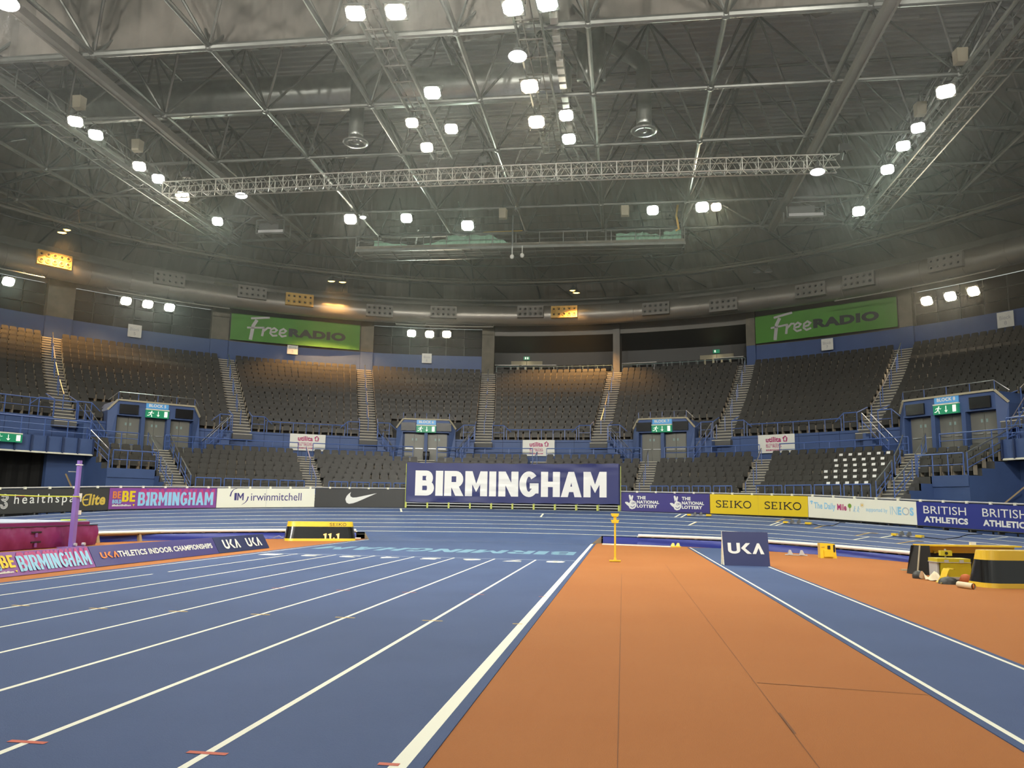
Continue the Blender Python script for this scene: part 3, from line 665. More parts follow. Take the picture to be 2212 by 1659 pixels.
for a0_, a1_ in ((-75, -54.8), (-52.3, -38.5), (-20.1, -7.0), (41.5, 56), (57.5, 75)):
    k += 1; t = sthing('window_%d' % k, 'dark gridded window band high in the back wall')
    b = MB(); wallseg(b, a0_, a1_, ZC, 16.6, 40.75, M['glass']); b.build('window_pane', t)
    b = MB(); n = max(3, int((a1_-a0_)/1.9))
    for i in range(n+1): a = lerp(a0_, a1_, i/n); b.bar(P(40.68, a, ZC), P(40.68, a, 16.55), .05, .06, M['steel_d'])
    for z in (ZC+.02, ZC+.8, ZC+1.6): b.tube([P(40.68, lerp(a0_, a1_, i/n), z) for i in range(n+1)], .03, M['steel_d'], 4)
    b.build('window_frame', t)
# green radio banners
for a0_, a1_, lab in ((-36.45, -21.75, 'green banner reading FreeRADIO high on the left of the back wall'), (25.4, 40.1, 'green banner reading FreeRADIO high on the right of the back wall')):
    p0, p1 = P(40.1, a0_, 14.28), P(40.1, a1_, 14.28); w = (p1-p0).length; fn = plane_fn(p0, p1-p0, (0, 0, 1)); t = thing('wall_banner', lab, 'banner', p0)
    b = MB(); b.box((p0+p1)/2+Vector((0, 0, 1.07)), (w, .04, 2.14), M['green'], atan2(p1.y-p0.y, p1.x-p0.x)); b.build('banner_sheet', t)
    d = Draw(fn); H = 2.14
    d.text('RADIO', w*.435, w*.885, .62, 1.32, M['dgrey'], .06, lift=.03)
    for pts, ww in (([(.19, .82), (.165, .60), (.15, .05)], .26), ([(.145, .86), (.20, .90), (.285, .96)], .17), ([(.12, .50), (.18, .52), (.25, .55)], .15), ([(.245, .56), (.235, .22)], .18), ([(.245, .42), (.275, .56), (.30, .55)], .15),
        ([(.295, .40), (.33, .42), (.345, .50), (.325, .57), (.30, .50), (.295, .36), (.315, .27), (.35, .30)], .14), ([(.365, .40), (.40, .42), (.415, .50), (.395, .57), (.37, .50), (.365, .36), (.385, .27), (.42, .32)], .14)):
        d.stroke([(x*w, y*H) for x, y in pts], ww, M['silver'], .03)
    d.build(t)
# BLOCK placards high on the wall
for px, py, num, sz, lab in ((291, 715, '5', .95, 'small white placard reading Block 5 left of the left green banner'), (632, 754, '5', .85, 'small white placard reading Block 5 under the left green banner'),
    (922, 774, '6', .82, 'small white placard reading Block 6 right of the left green banner'), (1787, 744, '7', .85, 'small white placard reading Block 7 under the right green banner'), (2172, 690, '8', .98, 'small white placard reading Block 8 at the far right edge, beyond the wall lamps')):
    h = hit(px, py, c=(CX, CY, 40.05)); a = atan2(h.x-CX, h.y-CY); ux = Vector((cos(a), -sin(a), 0)); t = thing('placard', lab, 'sign', h)
    b = MB(); b.box(h, (sz, .04, sz), M['white'], -a); b.build('plate', t)
    d = Draw(plane_fn(h-ux*sz/2-Vector((0, 0, sz/2)), ux, (0, 0, 1))); d.text('Block', sz*.15, sz*.85, sz*.5, sz*.75, M['silver'], .01, lift=.03); d.text(num, sz*.42, sz*.58, sz*.15, sz*.4, M['silver'], .01, lift=.03); d.build(t)
# suite doors, lit exit signs, tables, dark seats
for px, py, lab in ((1138, 772, 'left'), (1548, 758, 'right')):
    h = hit(px, py, c=(CX, CY, 44.9)); a = atan2(h.x-CX, h.y-CY)
    t = thing('double_door', 'cream double door at the back of the %s open suite' % lab, 'door', (h.x, h.y, 12.86)); b = MB()
    for s_ in (-1, 1): b.box(Vector((h.x, h.y, 13.75))+Vector((cos(a), -sin(a), 0))*s_*.72, (1.4, .08, 1.75), M['beige'], -a)
    b.build('door_leaves', t)
    b = MB(); b.box((h.x-.1*sin(a), h.y-.1*cos(a), 14.88), (.55, .08, .30), M['signgreen'], -a); b.box((h.x-.15*sin(a)+.1, h.y-.15*cos(a), 14.88), (.12, .02, .2), M['signwhite'], -a); b.box((h.x-.15*sin(a)-.1, h.y-.15*cos(a), 14.88), (.12, .02, .2), M['signwhite'], -a)
    tag(b.build('exit_sign'), 'small lit exit sign above the %s suite door' % lab, 'sign')
    bare_light((h.x-.5*sin(a), h.y-.5*cos(a), 14.8), (h.x, h.y, 12.9), 12, (1, .9, .6), 110)
for px, py, w, lab in ((1165, 775, 3.0, 'long white table in the left suite'), (1090, 780, 2.6, 'glass topped counter at the left end of the left suite'), (1378, 775, 3.2, 'long white table in the right suite'), (1575, 758, 2.4, 'white table under the exit sign of the right suite')):
    h = hit(px, py, c=(CX, CY, 41.6)); a = atan2(h.x-CX, h.y-CY); t = thing('suite_table', lab, 'table', (h.x, h.y, 12.86)); b = MB(); b.box((h.x, h.y, 13.62), (w, .6, .05), M['white'], -a); b.build('table_top', t)
    for s_ in (-1, 1): b = MB(); b.bar((h.x+s_*w*.42*cos(a), h.y-s_*w*.42*sin(a), 12.86), (h.x+s_*w*.42*cos(a), h.y-s_*w*.42*sin(a), 13.6), .05, .05, M['silver']); b.build('leg', t)
for a0_, a1_, lab in ((-5.2, 8.7, 'left'), (9.9, 24, 'right')):
    n = 14
    for i in range(n):
        a = lerp(a0_+1, a1_-1, i/(n-1)); r_ = 42.4; b = MB(); b.box(P(r_, a, 13.25), (.5, .5, .10), M['black'], -R(a)); b.box(P(r_+.22, a, 13.55), (.5, .10, .55), M['black'], -R(a)); b.box(P(r_, a, 13.05), (.1, .1, .38), M['black'])
        tag(b.build('suite_chair', origin=P(r_, a, 12.86)), 'black chair in the dim row inside the %s suite behind the top seats' % lab, 'chair', 'black chairs in the %s suite' % lab)
    b = MB(); b.tube([P(40.5, lerp(a0_, a1_, i/8), 13.35) for i in range(9)], .02, M['glassg'], 5)
    for i in range(9): b.bar(P(40.5, lerp(a0_, a1_, i/8), 12.85), P(40.5, lerp(a0_, a1_, i/8), 13.35), .03, .03, M['glassg'])
    tag(b.build('suite_rail'), 'low pale rail along the front of the %s open suite' % lab, 'rail')

# vomitory boxes with doors, screens and signs
VN = {5: 'far left', 6: 'centre left', 7: 'centre right', 8: 'far right'}
def vom(n, lab_side):
    a0_, a1_, nd = BLK[n]; RF = 27.95; p0, p1 = P(RF, a0_, WZ), P(RF, a1_, WZ); W_ = (p1-p0).length; ux = (p1-p0).normalized(); back = Vector((-ux.y, ux.x, 0)); yaw = atan2(ux.y, ux.x)
    zt = 7.36; slope = .22; pos = lambda u, dep, z: p0+ux*u+back*dep+Vector((0, 0, z-WZ))
    t = sthing('wall_block_entrance', 'blue entrance box reading BLOCK %d between the seat tiers' % n, p0)
    b = MB(); bw = M['bluewall']; c = .45
    b.box(pos(W_/2, .22, 6.92), (W_-c*2, .44, .88), bw, yaw)
    for s_ in (0, 1):
        u0, u1 = (0, c) if s_ == 0 else (W_, W_-c)
        b.hexa([pos(u0, 0, WZ), pos(u1, 0, WZ), pos(u1, 2.9, WZ), pos(u0, 2.9, WZ)][::1 if s_ == 0 else -1], [pos(u0, .3, 6.75), pos(u1, 0, 6.75), pos(u1, 2.9, 6.75), pos(u0, 2.9, 6.75)][::1 if s_ == 0 else -1], bw)
        b.add([pos(u0, .3, 6.75), pos(u1, 0, 6.75), pos(u1, 0, zt)], [(0, 1, 2)], bw)
        b.add([pos(u0, .3, 6.75), pos(u1, 0, zt), pos(u1, 2.9, zt), pos(u0, 2.9, 6.75)], [(0, 1, 2, 3)], bw)
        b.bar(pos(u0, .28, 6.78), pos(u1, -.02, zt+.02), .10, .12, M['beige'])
        b.add([pos(u0, 2.9, 6.75), pos(u1, 2.9, zt), pos(u1, 2.9, 6.0), pos(u0, 2.9, 6.0)], [(0, 1, 2, 3)], bw)
    b.quad(pos(c, 0, zt), pos(W_-c, 0, zt), pos(W_-c, 2.9, zt), pos(c, 2.9, zt), bw); b.box(pos(W_/2, -.02, zt+.02), (W_-2*c, .12, .10), M['beige'], yaw)  # beige bars along the top put its lit edge into the colour
    b.quad(pos(c, .44, WZ), pos(W_-c, .44, WZ), pos(W_-c, .44, 6.5), pos(c, .44, 6.5), bw)
    b.build('entrance_surround', t)
    dw = (W_-2*c)/nd
    for i in range(nd):
        uc = c+dw*(i+.5); w_ = dw*.86; dt = sthing('door_%d' % (i+1), None, pos(uc, .40, WZ)); dt.parent = t; dt.location = pos(uc, .40, WZ)-p0
        b = MB()
        for s_ in (-1, 1): b.box(pos(uc+s_*w_/4, .38, WZ+1.02), (w_/2-.015, .05, 2.04), M['door'], yaw)
        b.build('door_leaf', dt)
        b = MB()
        for s_ in (-1, 1): b.box(pos(uc+s_*w_*.25, .33, WZ+1.0), (w_*.38, .04, .05), M['rail'], yaw); b.box(pos(uc+s_*.13, .345, WZ+1.62), (.10, .01, .16), M['glassg'], yaw)
        b.build('push_bar', dt)
        if i: b = MB(); b.box(pos(c+dw*i, .2, WZ+1.05), (.22, .4, 2.1), bw, yaw); b.build('door_post', t)
    mid = W_/2; so = Vector((0, 0, 0))
    st_ = thing('block_sign', 'light blue sign reading BLOCK %d above the %s entrance doors' % (n, VN[n]), 'sign', pos(mid, -.04, 7.2)); b = MB(); b.box(pos(mid, -.03, 7.2), (1.3, .05, .36), M['signblue'], yaw); b.build('plate', st_)
    d = Draw(plane_fn(pos(mid-.65, -.055, 7.02), ux, (0, 0, 1))); d.text('BLOCK %d' % n, .15, 1.15, .09, .27, M['white'], .04); d.build(st_)
    es = thing('exit_sign', 'green running man exit sign under the BLOCK %d sign, %s entrance' % (n, VN[n]), 'sign', pos(mid, -.08, 6.7)); b = MB(); b.box(pos(mid, -.08, 6.7), (1.34, .14, .46), M['signgreen'], yaw); b.box(pos(mid, -.08, 6.96), (1.36, .16, .06), M['offwhite'], yaw); b.build('light_box', es)
    d = Draw(plane_fn(pos(mid-.67, -.152, 6.47), ux, (0, 0, 1))); person_sign(d, 0, 1.34, .02, .44, M['signwhite']); d.build(es)
    for s_, nm in ((-1, 'left'), (1, 'right')):
        uc = mid+s_*(W_*.30); sc = thing('wall_screen', 'black wall screen %s of the BLOCK %d sign, %s entrance' % (nm, n, VN[n]), 'screen', pos(uc, -.05, 6.86)); b = MB(); b.box(pos(uc, -.06, 6.86), (1.0 if nd == 2 else 1.05, .10, .56), M['screen'], yaw); b.build('panel', sc); b = MB(); b.box(pos(uc, -.006, 6.86), (.3, .02, .3), M['steel_d'], yaw); b.build('bracket', sc)
    b = MB(); b.tube([pos(0, .4, 7.35), pos(c, -.0, 7.85), pos(W_-c, 0, 7.85), pos(W_, .4, 7.35)], .025, M['rail'], 6)
    for i in range(5): b.bar(pos(lerp(c, W_-c, i/4), 0, 7.36), pos(lerp(c, W_-c, i/4), 0, 7.85), .03, .03, M['bluerail'])
    tag(b.build('guard_rail'), 'steel rail on top of the %s entrance box, above BLOCK %d sign' % (VN[n], n), 'railing')
    return pos, W_, ux
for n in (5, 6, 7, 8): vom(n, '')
# small side stairs from the upper aisles down to the entrances
def side_stair(aw, ab, lab):
    """aw upper end angle, ab lower end angle beside the doors"""
    n = 8; b = MB(); r0, r1 = 27.45, 28.38; s_ = 1 if ab > aw else -1
    for i in range(n):
        a = lerp(aw, ab, i/n); a2 = lerp(aw, ab, (i+1)/n); z = lerp(6.0, WZ, (i+1)/n)
        ps = [P(r0, a, WZ), P(r0, a2, WZ), P(r1, a2, WZ), P(r1, a, WZ)]
        b.hexa(ps, [Vector((p.x, p.y, z)) for p in ps], M['bluewall']); b.strip([P(r0, a, z+.01), P(r1, a, z+.01)], [P(r0, lerp(a, a2, .15), z+.01), P(r1, lerp(a, a2, .15), z+.01)], M['nosing'])
    struct(b.build('stairs_side'), 'blue side steps from the upper aisle to the entrance')
    b = MB()
    for r in (r0, r1-.05):
        for h in (.45, .9) if r == r0 else (.9,): b.tube([P(r, lerp(aw, ab, t/4), lerp(6.0, WZ, t/4)+h) for t in range(5)], .025, M['rail'] if h == .9 else M['bluerail'], 6)
        for t in (0, .33, .66, 1): b.bar(P(r, lerp(aw, ab, t), lerp(6.0, WZ, t)), P(r, lerp(aw, ab, t), lerp(6.0, WZ, t)+.9), .035, .035, M['bluerail'])
    tag(b.build('handrail'), lab, 'handrail')
side_stair(-20.0, -17.7, 'sloping steel handrails down to the left side of the centre left entrance'); side_stair(-6.4, -8.8, 'sloping steel handrails down to the right side of the centre left entrance')
side_stair(12.6, 15.5, 'sloping steel handrails down to the left side of the centre right entrance'); side_stair(27.0, 24.6, 'sloping steel handrails down to the right side of the centre right entrance')
side_stair(-57.4, -54.7, 'sloping steel handrails down to the left side of the far left entrance'); side_stair(-39.8, -42.8, 'sloping steel handrails down to the right side of the far left entrance')
side_stair(46.4, 49.4, 'sloping steel handrails down to the left side of the far right entrance'); side_stair(65, 62.3, 'sloping steel handrails down to the right side of the far right entrance')
# walkway boards of the arena name
for px0, px1, py, lab in ((626, 703, 952, 'left'), (1129, 1198, 962, 'middle'), (1638, 1717, 960, 'right')):
    a0_, a1_ = angC(px0, py, 28.3), angC(px1, py, 28.3); p0, p1 = P(28.3, a0_, 4.98), P(28.3, a1_, 4.98); w = (p1-p0).length; t = thing('name_board', 'white board reading utilita arena BIRMINGHAM, %s one of three on the blue wall' % lab, 'sign', p0)
    b = MB(); b.box((p0+p1)/2+Vector((0, 0, .57)), (w, .04, 1.1), M['white'], atan2(p1.y-p0.y, p1.x-p0.x)); b.build('plate', t)
    d = Draw(plane_fn(p0, p1-p0, (0, 0, 1))); mg = M['magenta']
    d.text('utilita', w*.22, w*.64, .66, .98, mg, .035, lift=.03); d.text('arena', w*.22, w*.64, .33, .58, mg, .05, lift=.03); d.text('arena', w*.23, w*.63, .35, .56, M['white'], .0, lift=.034); d.text('BIRMINGHAM', w*.22, w*.64, .14, .24, mg, .03, lift=.03)
    d.stroke([(w*.69, .86), (w*.75, 1.0), (w*.81, .86), (w*.79, .86), (w*.79, .70), (w*.71, .70), (w*.71, .86)], .05, mg, .03, closed=True); d.build(t)

# stairs of the aisles
def stairs(af, rows, r0, D, z0, dz, w, lab, drop=0, base=None):
    b = MB(); nb = MB()
    for i in rows:
        for h in (0, 1):
            ra = r0+D*i+h*D/2-D*.5; rb = ra+D/2; z = z0+dz*i-dz/2+h*dz/2+.012
            a = af(ra); q = degrees(w/2/ra)
            b.hexa([P(ra, a-q, z-dz*.75), P(ra, a+q, z-dz*.75), P(rb+.05, a+q, z-dz*.75), P(rb+.05, a-q, z-dz*.75)], [P(ra, a-q, z), P(ra, a+q, z), P(rb+.05, a+q, z), P(rb+.05, a-q, z)], M['step'])
            nb.hexa([P(ra-.012, a-q, z-.035), P(ra-.012, a+q, z-.035), P(ra+.06, a+q, z-.035), P(ra+.06, a-q, z-.035)], [P(ra-.012, a-q, z+.006), P(ra-.012, a+q, z+.006), P(ra+.06, a+q, z+.006), P(ra+.06, a-q, z+.006)], M['nosing'])
    o = struct(b.build('stairs_aisle'), lab); nb.build('step_nosing', o); return o
for k in range(len(LA)):
    r_ = range(-3, 9) if k != 0 and k != 6 else range(-4, 9)
    stairs(lambda r, k=k: l_aisle(k, r), range(0, 9), LR0, LD, LZ0, LDZ, 1.15, 'lower aisle steps with pale nosings')
for k in (0, 6):      # the flights by the outer entrances run on down to the hall floor
    pass
for k in range(len(UA)): stairs(lambda r, k=k: u_aisle(k, r), range(0, 15), UR0, UD, UZ0, UDZ, 1.2, 'upper aisle steps with pale nosings')
NL = ['below the far left entrance', 'under the left name board', 'below BLOCK 6 sign behind the banner', 'under the middle name board', 'below the centre right entrance', 'under the right name board', 'below the far right entrance']
NU = ['far left', 'left of the left green banner', 'right of the left green banner', 'between BLOCK 6 and the suites', 'under the suite column', 'left of the right green banner', 'right of the right green banner', 'far right']
def rl(b, pts, h, m=None, mid=(), post=None, pm=None):
    m = m or M['bluerail']; pm = pm or M['bluerail']
    b.tube([Vector(p)+Vector((0, 0, h)) for p in pts], .034, m, 6)
    for q in mid: b.tube([Vector(p)+Vector((0, 0, q)) for p in pts], .02, pm, 5)
    for p in (pts if post is None else post): b.bar(p, Vector(p)+Vector((0, 0, h)), .04, .04, pm)
for k in range(len(UA)):
    b = MB()
    for i0 in (1, 4, 7, 10):
        pts = [P(UR0+UD*i, u_aisle(k, UR0+UD*i), UZ0+UDZ*i) for i in (i0, i0+2.3)]; rl(b, pts, .95, M['rail'])
    tag(b.build('handrail'), 'blue and steel centre handrail up the upper aisle, %s' % NU[k], 'handrail')
    b = MB()
    for s_ in (-1, 1):
        q = degrees(.62/28.5)*s_; a = UA[k][0]+q
        rl(b, [P(28.42, a, UZ0), P(29.6, a, UZ0+.4)], .98, post=[]); rl(b, [P(28.42, a, UZ0), P(28.42, a+s_*1.6, UZ0)], 1.0, mid=(.5,)); b.tube([P(28.42, a+s_*1.6, UZ0+1.0), P(28.42, a+s_*2.6, UZ0+.55)], .026, M['bluerail'], 6)
    tag(b.build('guard_rail'), 'blue gate rails at the foot of the upper aisle, %s' % NU[k], 'railing')
for k in range(len(LA)):
    b = MB(); e = 0 if k not in (0, 6) else degrees(.55/24)
    if k in (0, 6):
        for s_ in (-1, 1):
            for i0, i1 in ((.3, 3.6), (4.4, 8.2)):
                rl(b, [P(LR0+LD*i, l_aisle(k, LR0+LD*i)+s_*e, LZ0+LDZ*i) for i in (i0, (i0+i1)/2, i1)], .95, M['rail'], mid=(.5, .25))
    else: rl(b, [P(LR0+LD*i, l_aisle(k, LR0+LD*i), LZ0+LDZ*i) for i in (.5, 3)], .95, M['bluerail'] if k < 4 else M['rail']); rl(b, [P(LR0+LD*i, l_aisle(k, LR0+LD*i), LZ0+LDZ*i) for i in (4.2, 7)], .95, M['bluerail'] if k < 4 else M['rail'])
    tag(b.build('handrail'), 'handrail up the lower aisle steps %s' % NL[k], 'handrail')
def bl(k, r, n=0, side=0):    # left and right limits of lower block k (0..7)
    q = degrees(.62/r); L_ = -56.6 if k == 0 else l_aisle(k-1, r)+q; R_ = 63.6 if k == 7 else l_aisle(k, r)-q; return L_, R_
NB = ['raised block at far left', 'block left of left name board', 'block right of left name board', 'block left of middle name board', 'block right of middle name board', 'block left of right name board', 'block with paper tags', 'raised block at far right']
for k in range(8):
    i0 = 4 if k in (0, 7) else 0; r = LR0+LD*i0+.04; L_, R_ = bl(k, r); z = LZ0+LDZ*i0; n = 1 if k in (0, 7) else 4
    for j in range(n):
        a0_, a1_ = lerp(L_, R_, j/n)+.25, lerp(L_, R_, (j+1)/n)-.25; b = MB()
        rl(b, [P(r, lerp(a0_, a1_, t/3), z) for t in range(4)], .92 if n > 1 else 1.0, mid=() if n > 1 else (.5,))
        tag(b.build('guard_rail'), 'blue front rail of the %s, %s length from left' % (NB[k], ('first', 'second', 'third', 'fourth')[j]) if n > 1 else 'blue front rail of the %s' % NB[k], 'railing')
# end rails of the raised side blocks
for k, a in ((0, -56.9), (7, 63.9)):
    b = MB(); rl(b, [P(LR0+LD*i, a, LZ0+LDZ*i) for i in (4, 6, 8)], 1.0, M['rail'], mid=(.66, .33)); tag(b.build('handrail'), 'sloping steel end rail of the %s' % NB[k], 'handrail')
# walkway rails behind the last lower row
for a0_, a1_, lab in ((-57, -51, 'left of the BLOCK 5 doors'), (-47.8, -30.8, 'left of the left name board'), (-28.8, -15, 'between the left name board and BLOCK 6'), (-11.6, 2.0, 'between BLOCK 6 and the middle name board'), (4.0, 17.3, 'between the middle name board and BLOCK 7'), (20.6, 33.4, 'between BLOCK 7 and the right name board'), (36, 51.8, 'between the right name board and BLOCK 8'), (55.4, 64, 'below the BLOCK 8 doors')):
    b = MB(); n = max(3, int((a1_-a0_)/3)); rl(b, [P(27.4, lerp(a0_, a1_, t/n), WZ) for t in range(n+1)], 1.05, mid=(.7, .35)); tag(b.build('guard_rail'), 'blue walkway rail behind lower seats, %s' % lab, 'railing')
for a0_, a1_, lab in ((-78, -57.4, 'left'), (64.4, 80, 'right')):
    b = MB(); rl(b, [P(26.5, lerp(a0_, a1_, t/8), WZ+.4) for t in range(9)], 1.0, M['bluerail'], mid=(.66, .33)); rl(b, [P(28.45, lerp(a0_, a1_, t/8), UZ0) for t in range(9)], .95, mid=(.5,)); tag(b.build('guard_rail'), 'blue rails of the walkway over the %s tunnel mouth' % lab, 'railing')
b = MB()
for k in range(len(UA)-1):
    L_, R_ = u_aisle(k, 28.4)+3.2, u_aisle(k+1, 28.4)-3.2; b2 = MB(); nn = 6
    cuts = [(L_, R_)]
    for n_, (p, q, _) in BLK.items():
        if L_ < (p+q)/2 < R_ or abs((p+q)/2-(L_+R_)/2) < 5: cuts = []
    for (c0, c1) in cuts:
        rl(b2, [P(28.45, lerp(c0, c1, t/nn), UZ0) for t in range(nn+1)], .72); tag(b2.build('guard_rail'), 'blue front rail of the upper seats, %s to next aisle' % NU[k], 'railing')
es = P(26.2, -70.9, 4.35); h = hit(14, 945, c=(CX, CY, 26.2)); a = atan2(h.x-CX, h.y-CY); ux = Vector((cos(a), -sin(a), 0)); t = thing('exit_sign', 'green exit sign above the left tunnel mouth at the picture edge', 'sign', h)
b = MB(); b.box(h, (1.5, .14, .42), M['signgreen'], -a); b.box(h+Vector((0, 0, .24)), (1.5, .16, .06), M['offwhite'], -a); b.build('light_box', t); d = Draw(plane_fn(h-ux*.75-Vector((0, 0, .21))-Vector((sin(a), cos(a), 0))*.075, ux, (0, 0, 1))); person_sign(d, 0, 1.5, .02, .40, M['signwhite']); d.build(t)
b = MB(); h = hit(921, 975, c=(CX, CY, 27.6)); b.lathe((h.x, h.y, WZ), [(.0, 0), (.2, 0), (.23, .75), (.0, .75)], M['black'], 12); b.lathe((h.x, h.y, WZ+.45), [(.24, 0), (.24, .2)], M['orangec'] if 0 else M['steel_d'], 12); tag(b.build('litter_bin'), 'dark litter bin between the BLOCK 6 doors', 'bin')

# ------------------------------------------------------------------ seats
def panel(b, w, z0, z1, y0, y1, th, m, rnd=.07):
    """rounded panel: bottom edge at (y0, z0), top edge at (y1, z1)"""
    o_ = [(-w/2, z0), (w/2, z0), (w/2, z1-rnd), (w/2-rnd*.35, z1-rnd*.3), (w/2-rnd, z1), (-w/2+rnd, z1), (-w/2+rnd*.35, z1-rnd*.3), (-w/2, z1-rnd)]
    f = lambda z: lerp(y0, y1, (z-z0)/(z1-z0))
    b.hexa([(x, f(z)-th/2, z) for x, z in o_], [(x, f(z)+th/2, z) for x, z in o_], m)
def seat_back(b): panel(b, .43, .40, .84, .10, .20, .05, M['seat'])
def seat_pan(b): panel(b, .41, .22, .62, -.02, .03, .09, M['seat2'] if 0 else M['seat'], .05)
def seat_leg(b): b.box((-.225, .10, .26), (.025, .22, .44), M['seatleg']); b.box((.225, .10, .26), (.025, .22, .44), M['seatleg'])
ORD = 'first second third fourth fifth sixth seventh eighth ninth tenth eleventh twelfth thirteenth fourteenth fifteenth sixteenth seventeenth eighteenth nineteenth twentieth'.split()+['twenty-first', 'twenty-second', 'twenty-third', 'twenty-fourth', 'twenty-fifth']
seats = []    # (distance, r, a, z, label, tagged, lower)
for k in range(8):
    for i in range(4 if k in (0, 7) else 0, 8):
        r = LR0+LD*i+.42; L_, R_ = bl(k, r); arc = R(R_-L_)*r; n = int(arc/.515); 
        for j in range(n):
            a = lerp(L_, R_, (j+(.32 if i % 2 else .68))/n); z = LZ0+LDZ*i
            if i == 7 and any(p-.8 < a < q+.8 for p, q, _ in BLK.values()): continue
            if k == 3 and i == 7 and a < -8: continue
            p = P(r, a, z); tg = (k == 6 and 1 <= i <= 6 and n-7 <= j-0 <= n-2 and not (i == 1 and j == n-7)) 
            seats.append(((p-Vector((0, 0, HC))).length, r, a, z, k, i-(4 if k in (0, 7) else 0), j, tg, n))
low = sorted(seats, key=lambda s: s[0])
def scr(p):
    v = p-Vector((0, 0, HC)); d_ = v.dot(FW); return 1106+F*v.dot(RT)/d_, 829.5-F*v.dot(UP)/d_
vis = []
for s in low:
    x, y = scr(P(s[1], s[2], s[3]+.6))
    if -10 < x < 2222 and y < 1066 and not (875 < x < 1340 and y > 1000): vis.append(s)
chosen = vis[:300]; ids = set(id(s) for s in chosen)
proto = thing('stadium_seat', '', 'seat'); me_ = {}
for nm, fn_ in (('backrest', seat_back), ('folded_seat', seat_pan), ('side_bracket', seat_leg)):
    b = MB(); fn_(b); me_[nm] = b.build(nm, proto)
kids = list(proto.children)
for idx, s in enumerate(chosen):
    if idx == 0: o = proto
    else:
        o = proto.copy(); COL.objects.link(o)
        for c in kids: cc = c.copy(); COL.objects.link(cc); cc.parent = o
    o.location = P(s[1], s[2], s[3]); o.rotation_euler = (0, 0, -R(s[2]))
    o['label'] = 'dark grey seat, %s row up, %s from left, %s' % (ORD[s[5]], ORD[s[6]], NB[s[4]]); o['category'] = 'seat'; o['group'] = 'folding seats in the lower tier'
ptag = MB(); ptag.box((0, 0, 0), (.20, .012, .13), M['paper']); pm = ptag.build('paper_tag'); first = True
for s in seats:
    if not s[7]: continue
    q = pm if first else pm.copy()
    if not first: COL.objects.link(q)
    first = False; a = R(s[2]); q.location = P(s[1]+.078, s[2], s[3]+.72); q.rotation_euler = (-.23, 0, -a)
    tag(q, 'white paper tag on seat, %s row up, %s from right, %s' % (ORD[s[5]], ORD[s[8]-1-s[6]], NB[s[4]]), 'paper', 'white paper tags on the lower right seats')
b = MB(); bb_ = MB(); seat_back(bb_); seat_pan(bb_); seat_leg(bb_)
nV = len(bb_.v)
def stamp(r, a, z, lift=0):
    ca, sa = cos(R(a)), sin(R(a)); o_ = P(r, a, z)
    base = len(b.v); b.v += [(o_.x+v[0]*ca+v[1]*sa, o_.y-v[0]*sa+v[1]*ca, o_.z+v[2]) for v in bb_.v]
    b.f += [tuple(base+i for i in f) for f in bb_.f]; b.m += bb_.m
b.mats = list(bb_.mats)
for s in seats:
    if id(s) not in ids and not (s[0] and 0): stamp(s[1], s[2], s[3])
for k in range(-1, len(UA)):
    for i in range(14):
        r = UR0+UD*i+.45; q = degrees(.65/r); L_ = (u_aisle(k, r)+q) if k >= 0 else -74; R_ = (u_aisle(k+1, r)-q) if k+1 < len(UA) else 74
        n = int(R(R_-L_)*r/.49)
        for j in range(n):
            a = lerp(L_, R_, (j+.5)/n)
            if i <= 2 and any(p-.4 < a < q_+.4 for p, q_, _ in BLK.values()): continue
            if a < -70 or a > 66: continue
            stamp(r, a, UZ0+UDZ*i)
tag(b.build('seating_rows'), 'dark grey folding seats filling the upper tier and the far lower rows', 'seating', kind='stuff')

# ------------------------------------------------------------------ roof
ZB, ZT = 20.0, 25.0
XI = lambda i: -21.94+5.167*i
RY = [18.2, 23.5, 28.81, 34.18, 39.47, 43.6, 47.75, 52.49]
UY = [(RY[j]+RY[j+1])/2 for j in range(len(RY)-1)]
II = list(range(-4, 10))
b = MB(); y = -14.0; k = 0; prof = []
while y < 62: prof.append((y, 25.9+(.13 if k % 4 in (0, 3) else 0))); y += .16 if k % 2 else .08; k += 1
b.grid([[(x, y, z) for x in (-58, 46)] for y, z in prof], M['ceil']); struct(b.build('ceiling'), 'dark corrugated sheet ceiling')
b = MB(); n = 640; rows = []
for (r, z) in ((31.2, 26.2), (36, 22.6), (41.0, 18.7)):
    rows.append([P(r+(.07 if k % 4 in (0, 3) else 0), -104+208*(k+(.5 if k % 2 else 0))/n, z+(.05 if k % 4 in (0, 3) else 0)) for k in range(n+1)])
b.grid(rows, M['ceil2']); struct(b.build('ceiling_slope'), 'sloping ribbed sheet around the edge of the roof')
b = MB(); wallseg(b, -104, -75, 0, 19.2, 40.4, M['ceil2']); wallseg(b, 75, 104, 0, 19.2, 40.4, M['ceil2']); wallseg(b, -76, 76, 0, 12.2, 40.9, M['steel_d']); wallseg(b, -76, 76, 0, 6.1, 28.6, M['steel_d']) if 0 else None; struct(b.build('wall_side'), 'dark side walls of the hall')
frame = sthing('roof_space_frame', 'grey tubular space frame under the roof', (0, 0, ZB))
for j, yy in enumerate(RY):
    b = MB(); r = .15 if j == 2 else .10; b.tube([(XI(II[0]), yy, ZB), (XI(II[-1]), yy, ZB)], r, M['steel'], 8); b.build('cross_chord', frame)
for i in II:
    b = MB(); b.tube([(XI(i), RY[0], ZB), (XI(i), RY[-1], ZB)], .105, M['steel'], 8)
    for yy in RY: b.lathe((XI(i), yy, ZB), [(0, -.2), (.15, -.14), (.19, 0), (.15, .14), (0, .2)], M['steel'], 10)
    b.build('long_chord', frame)
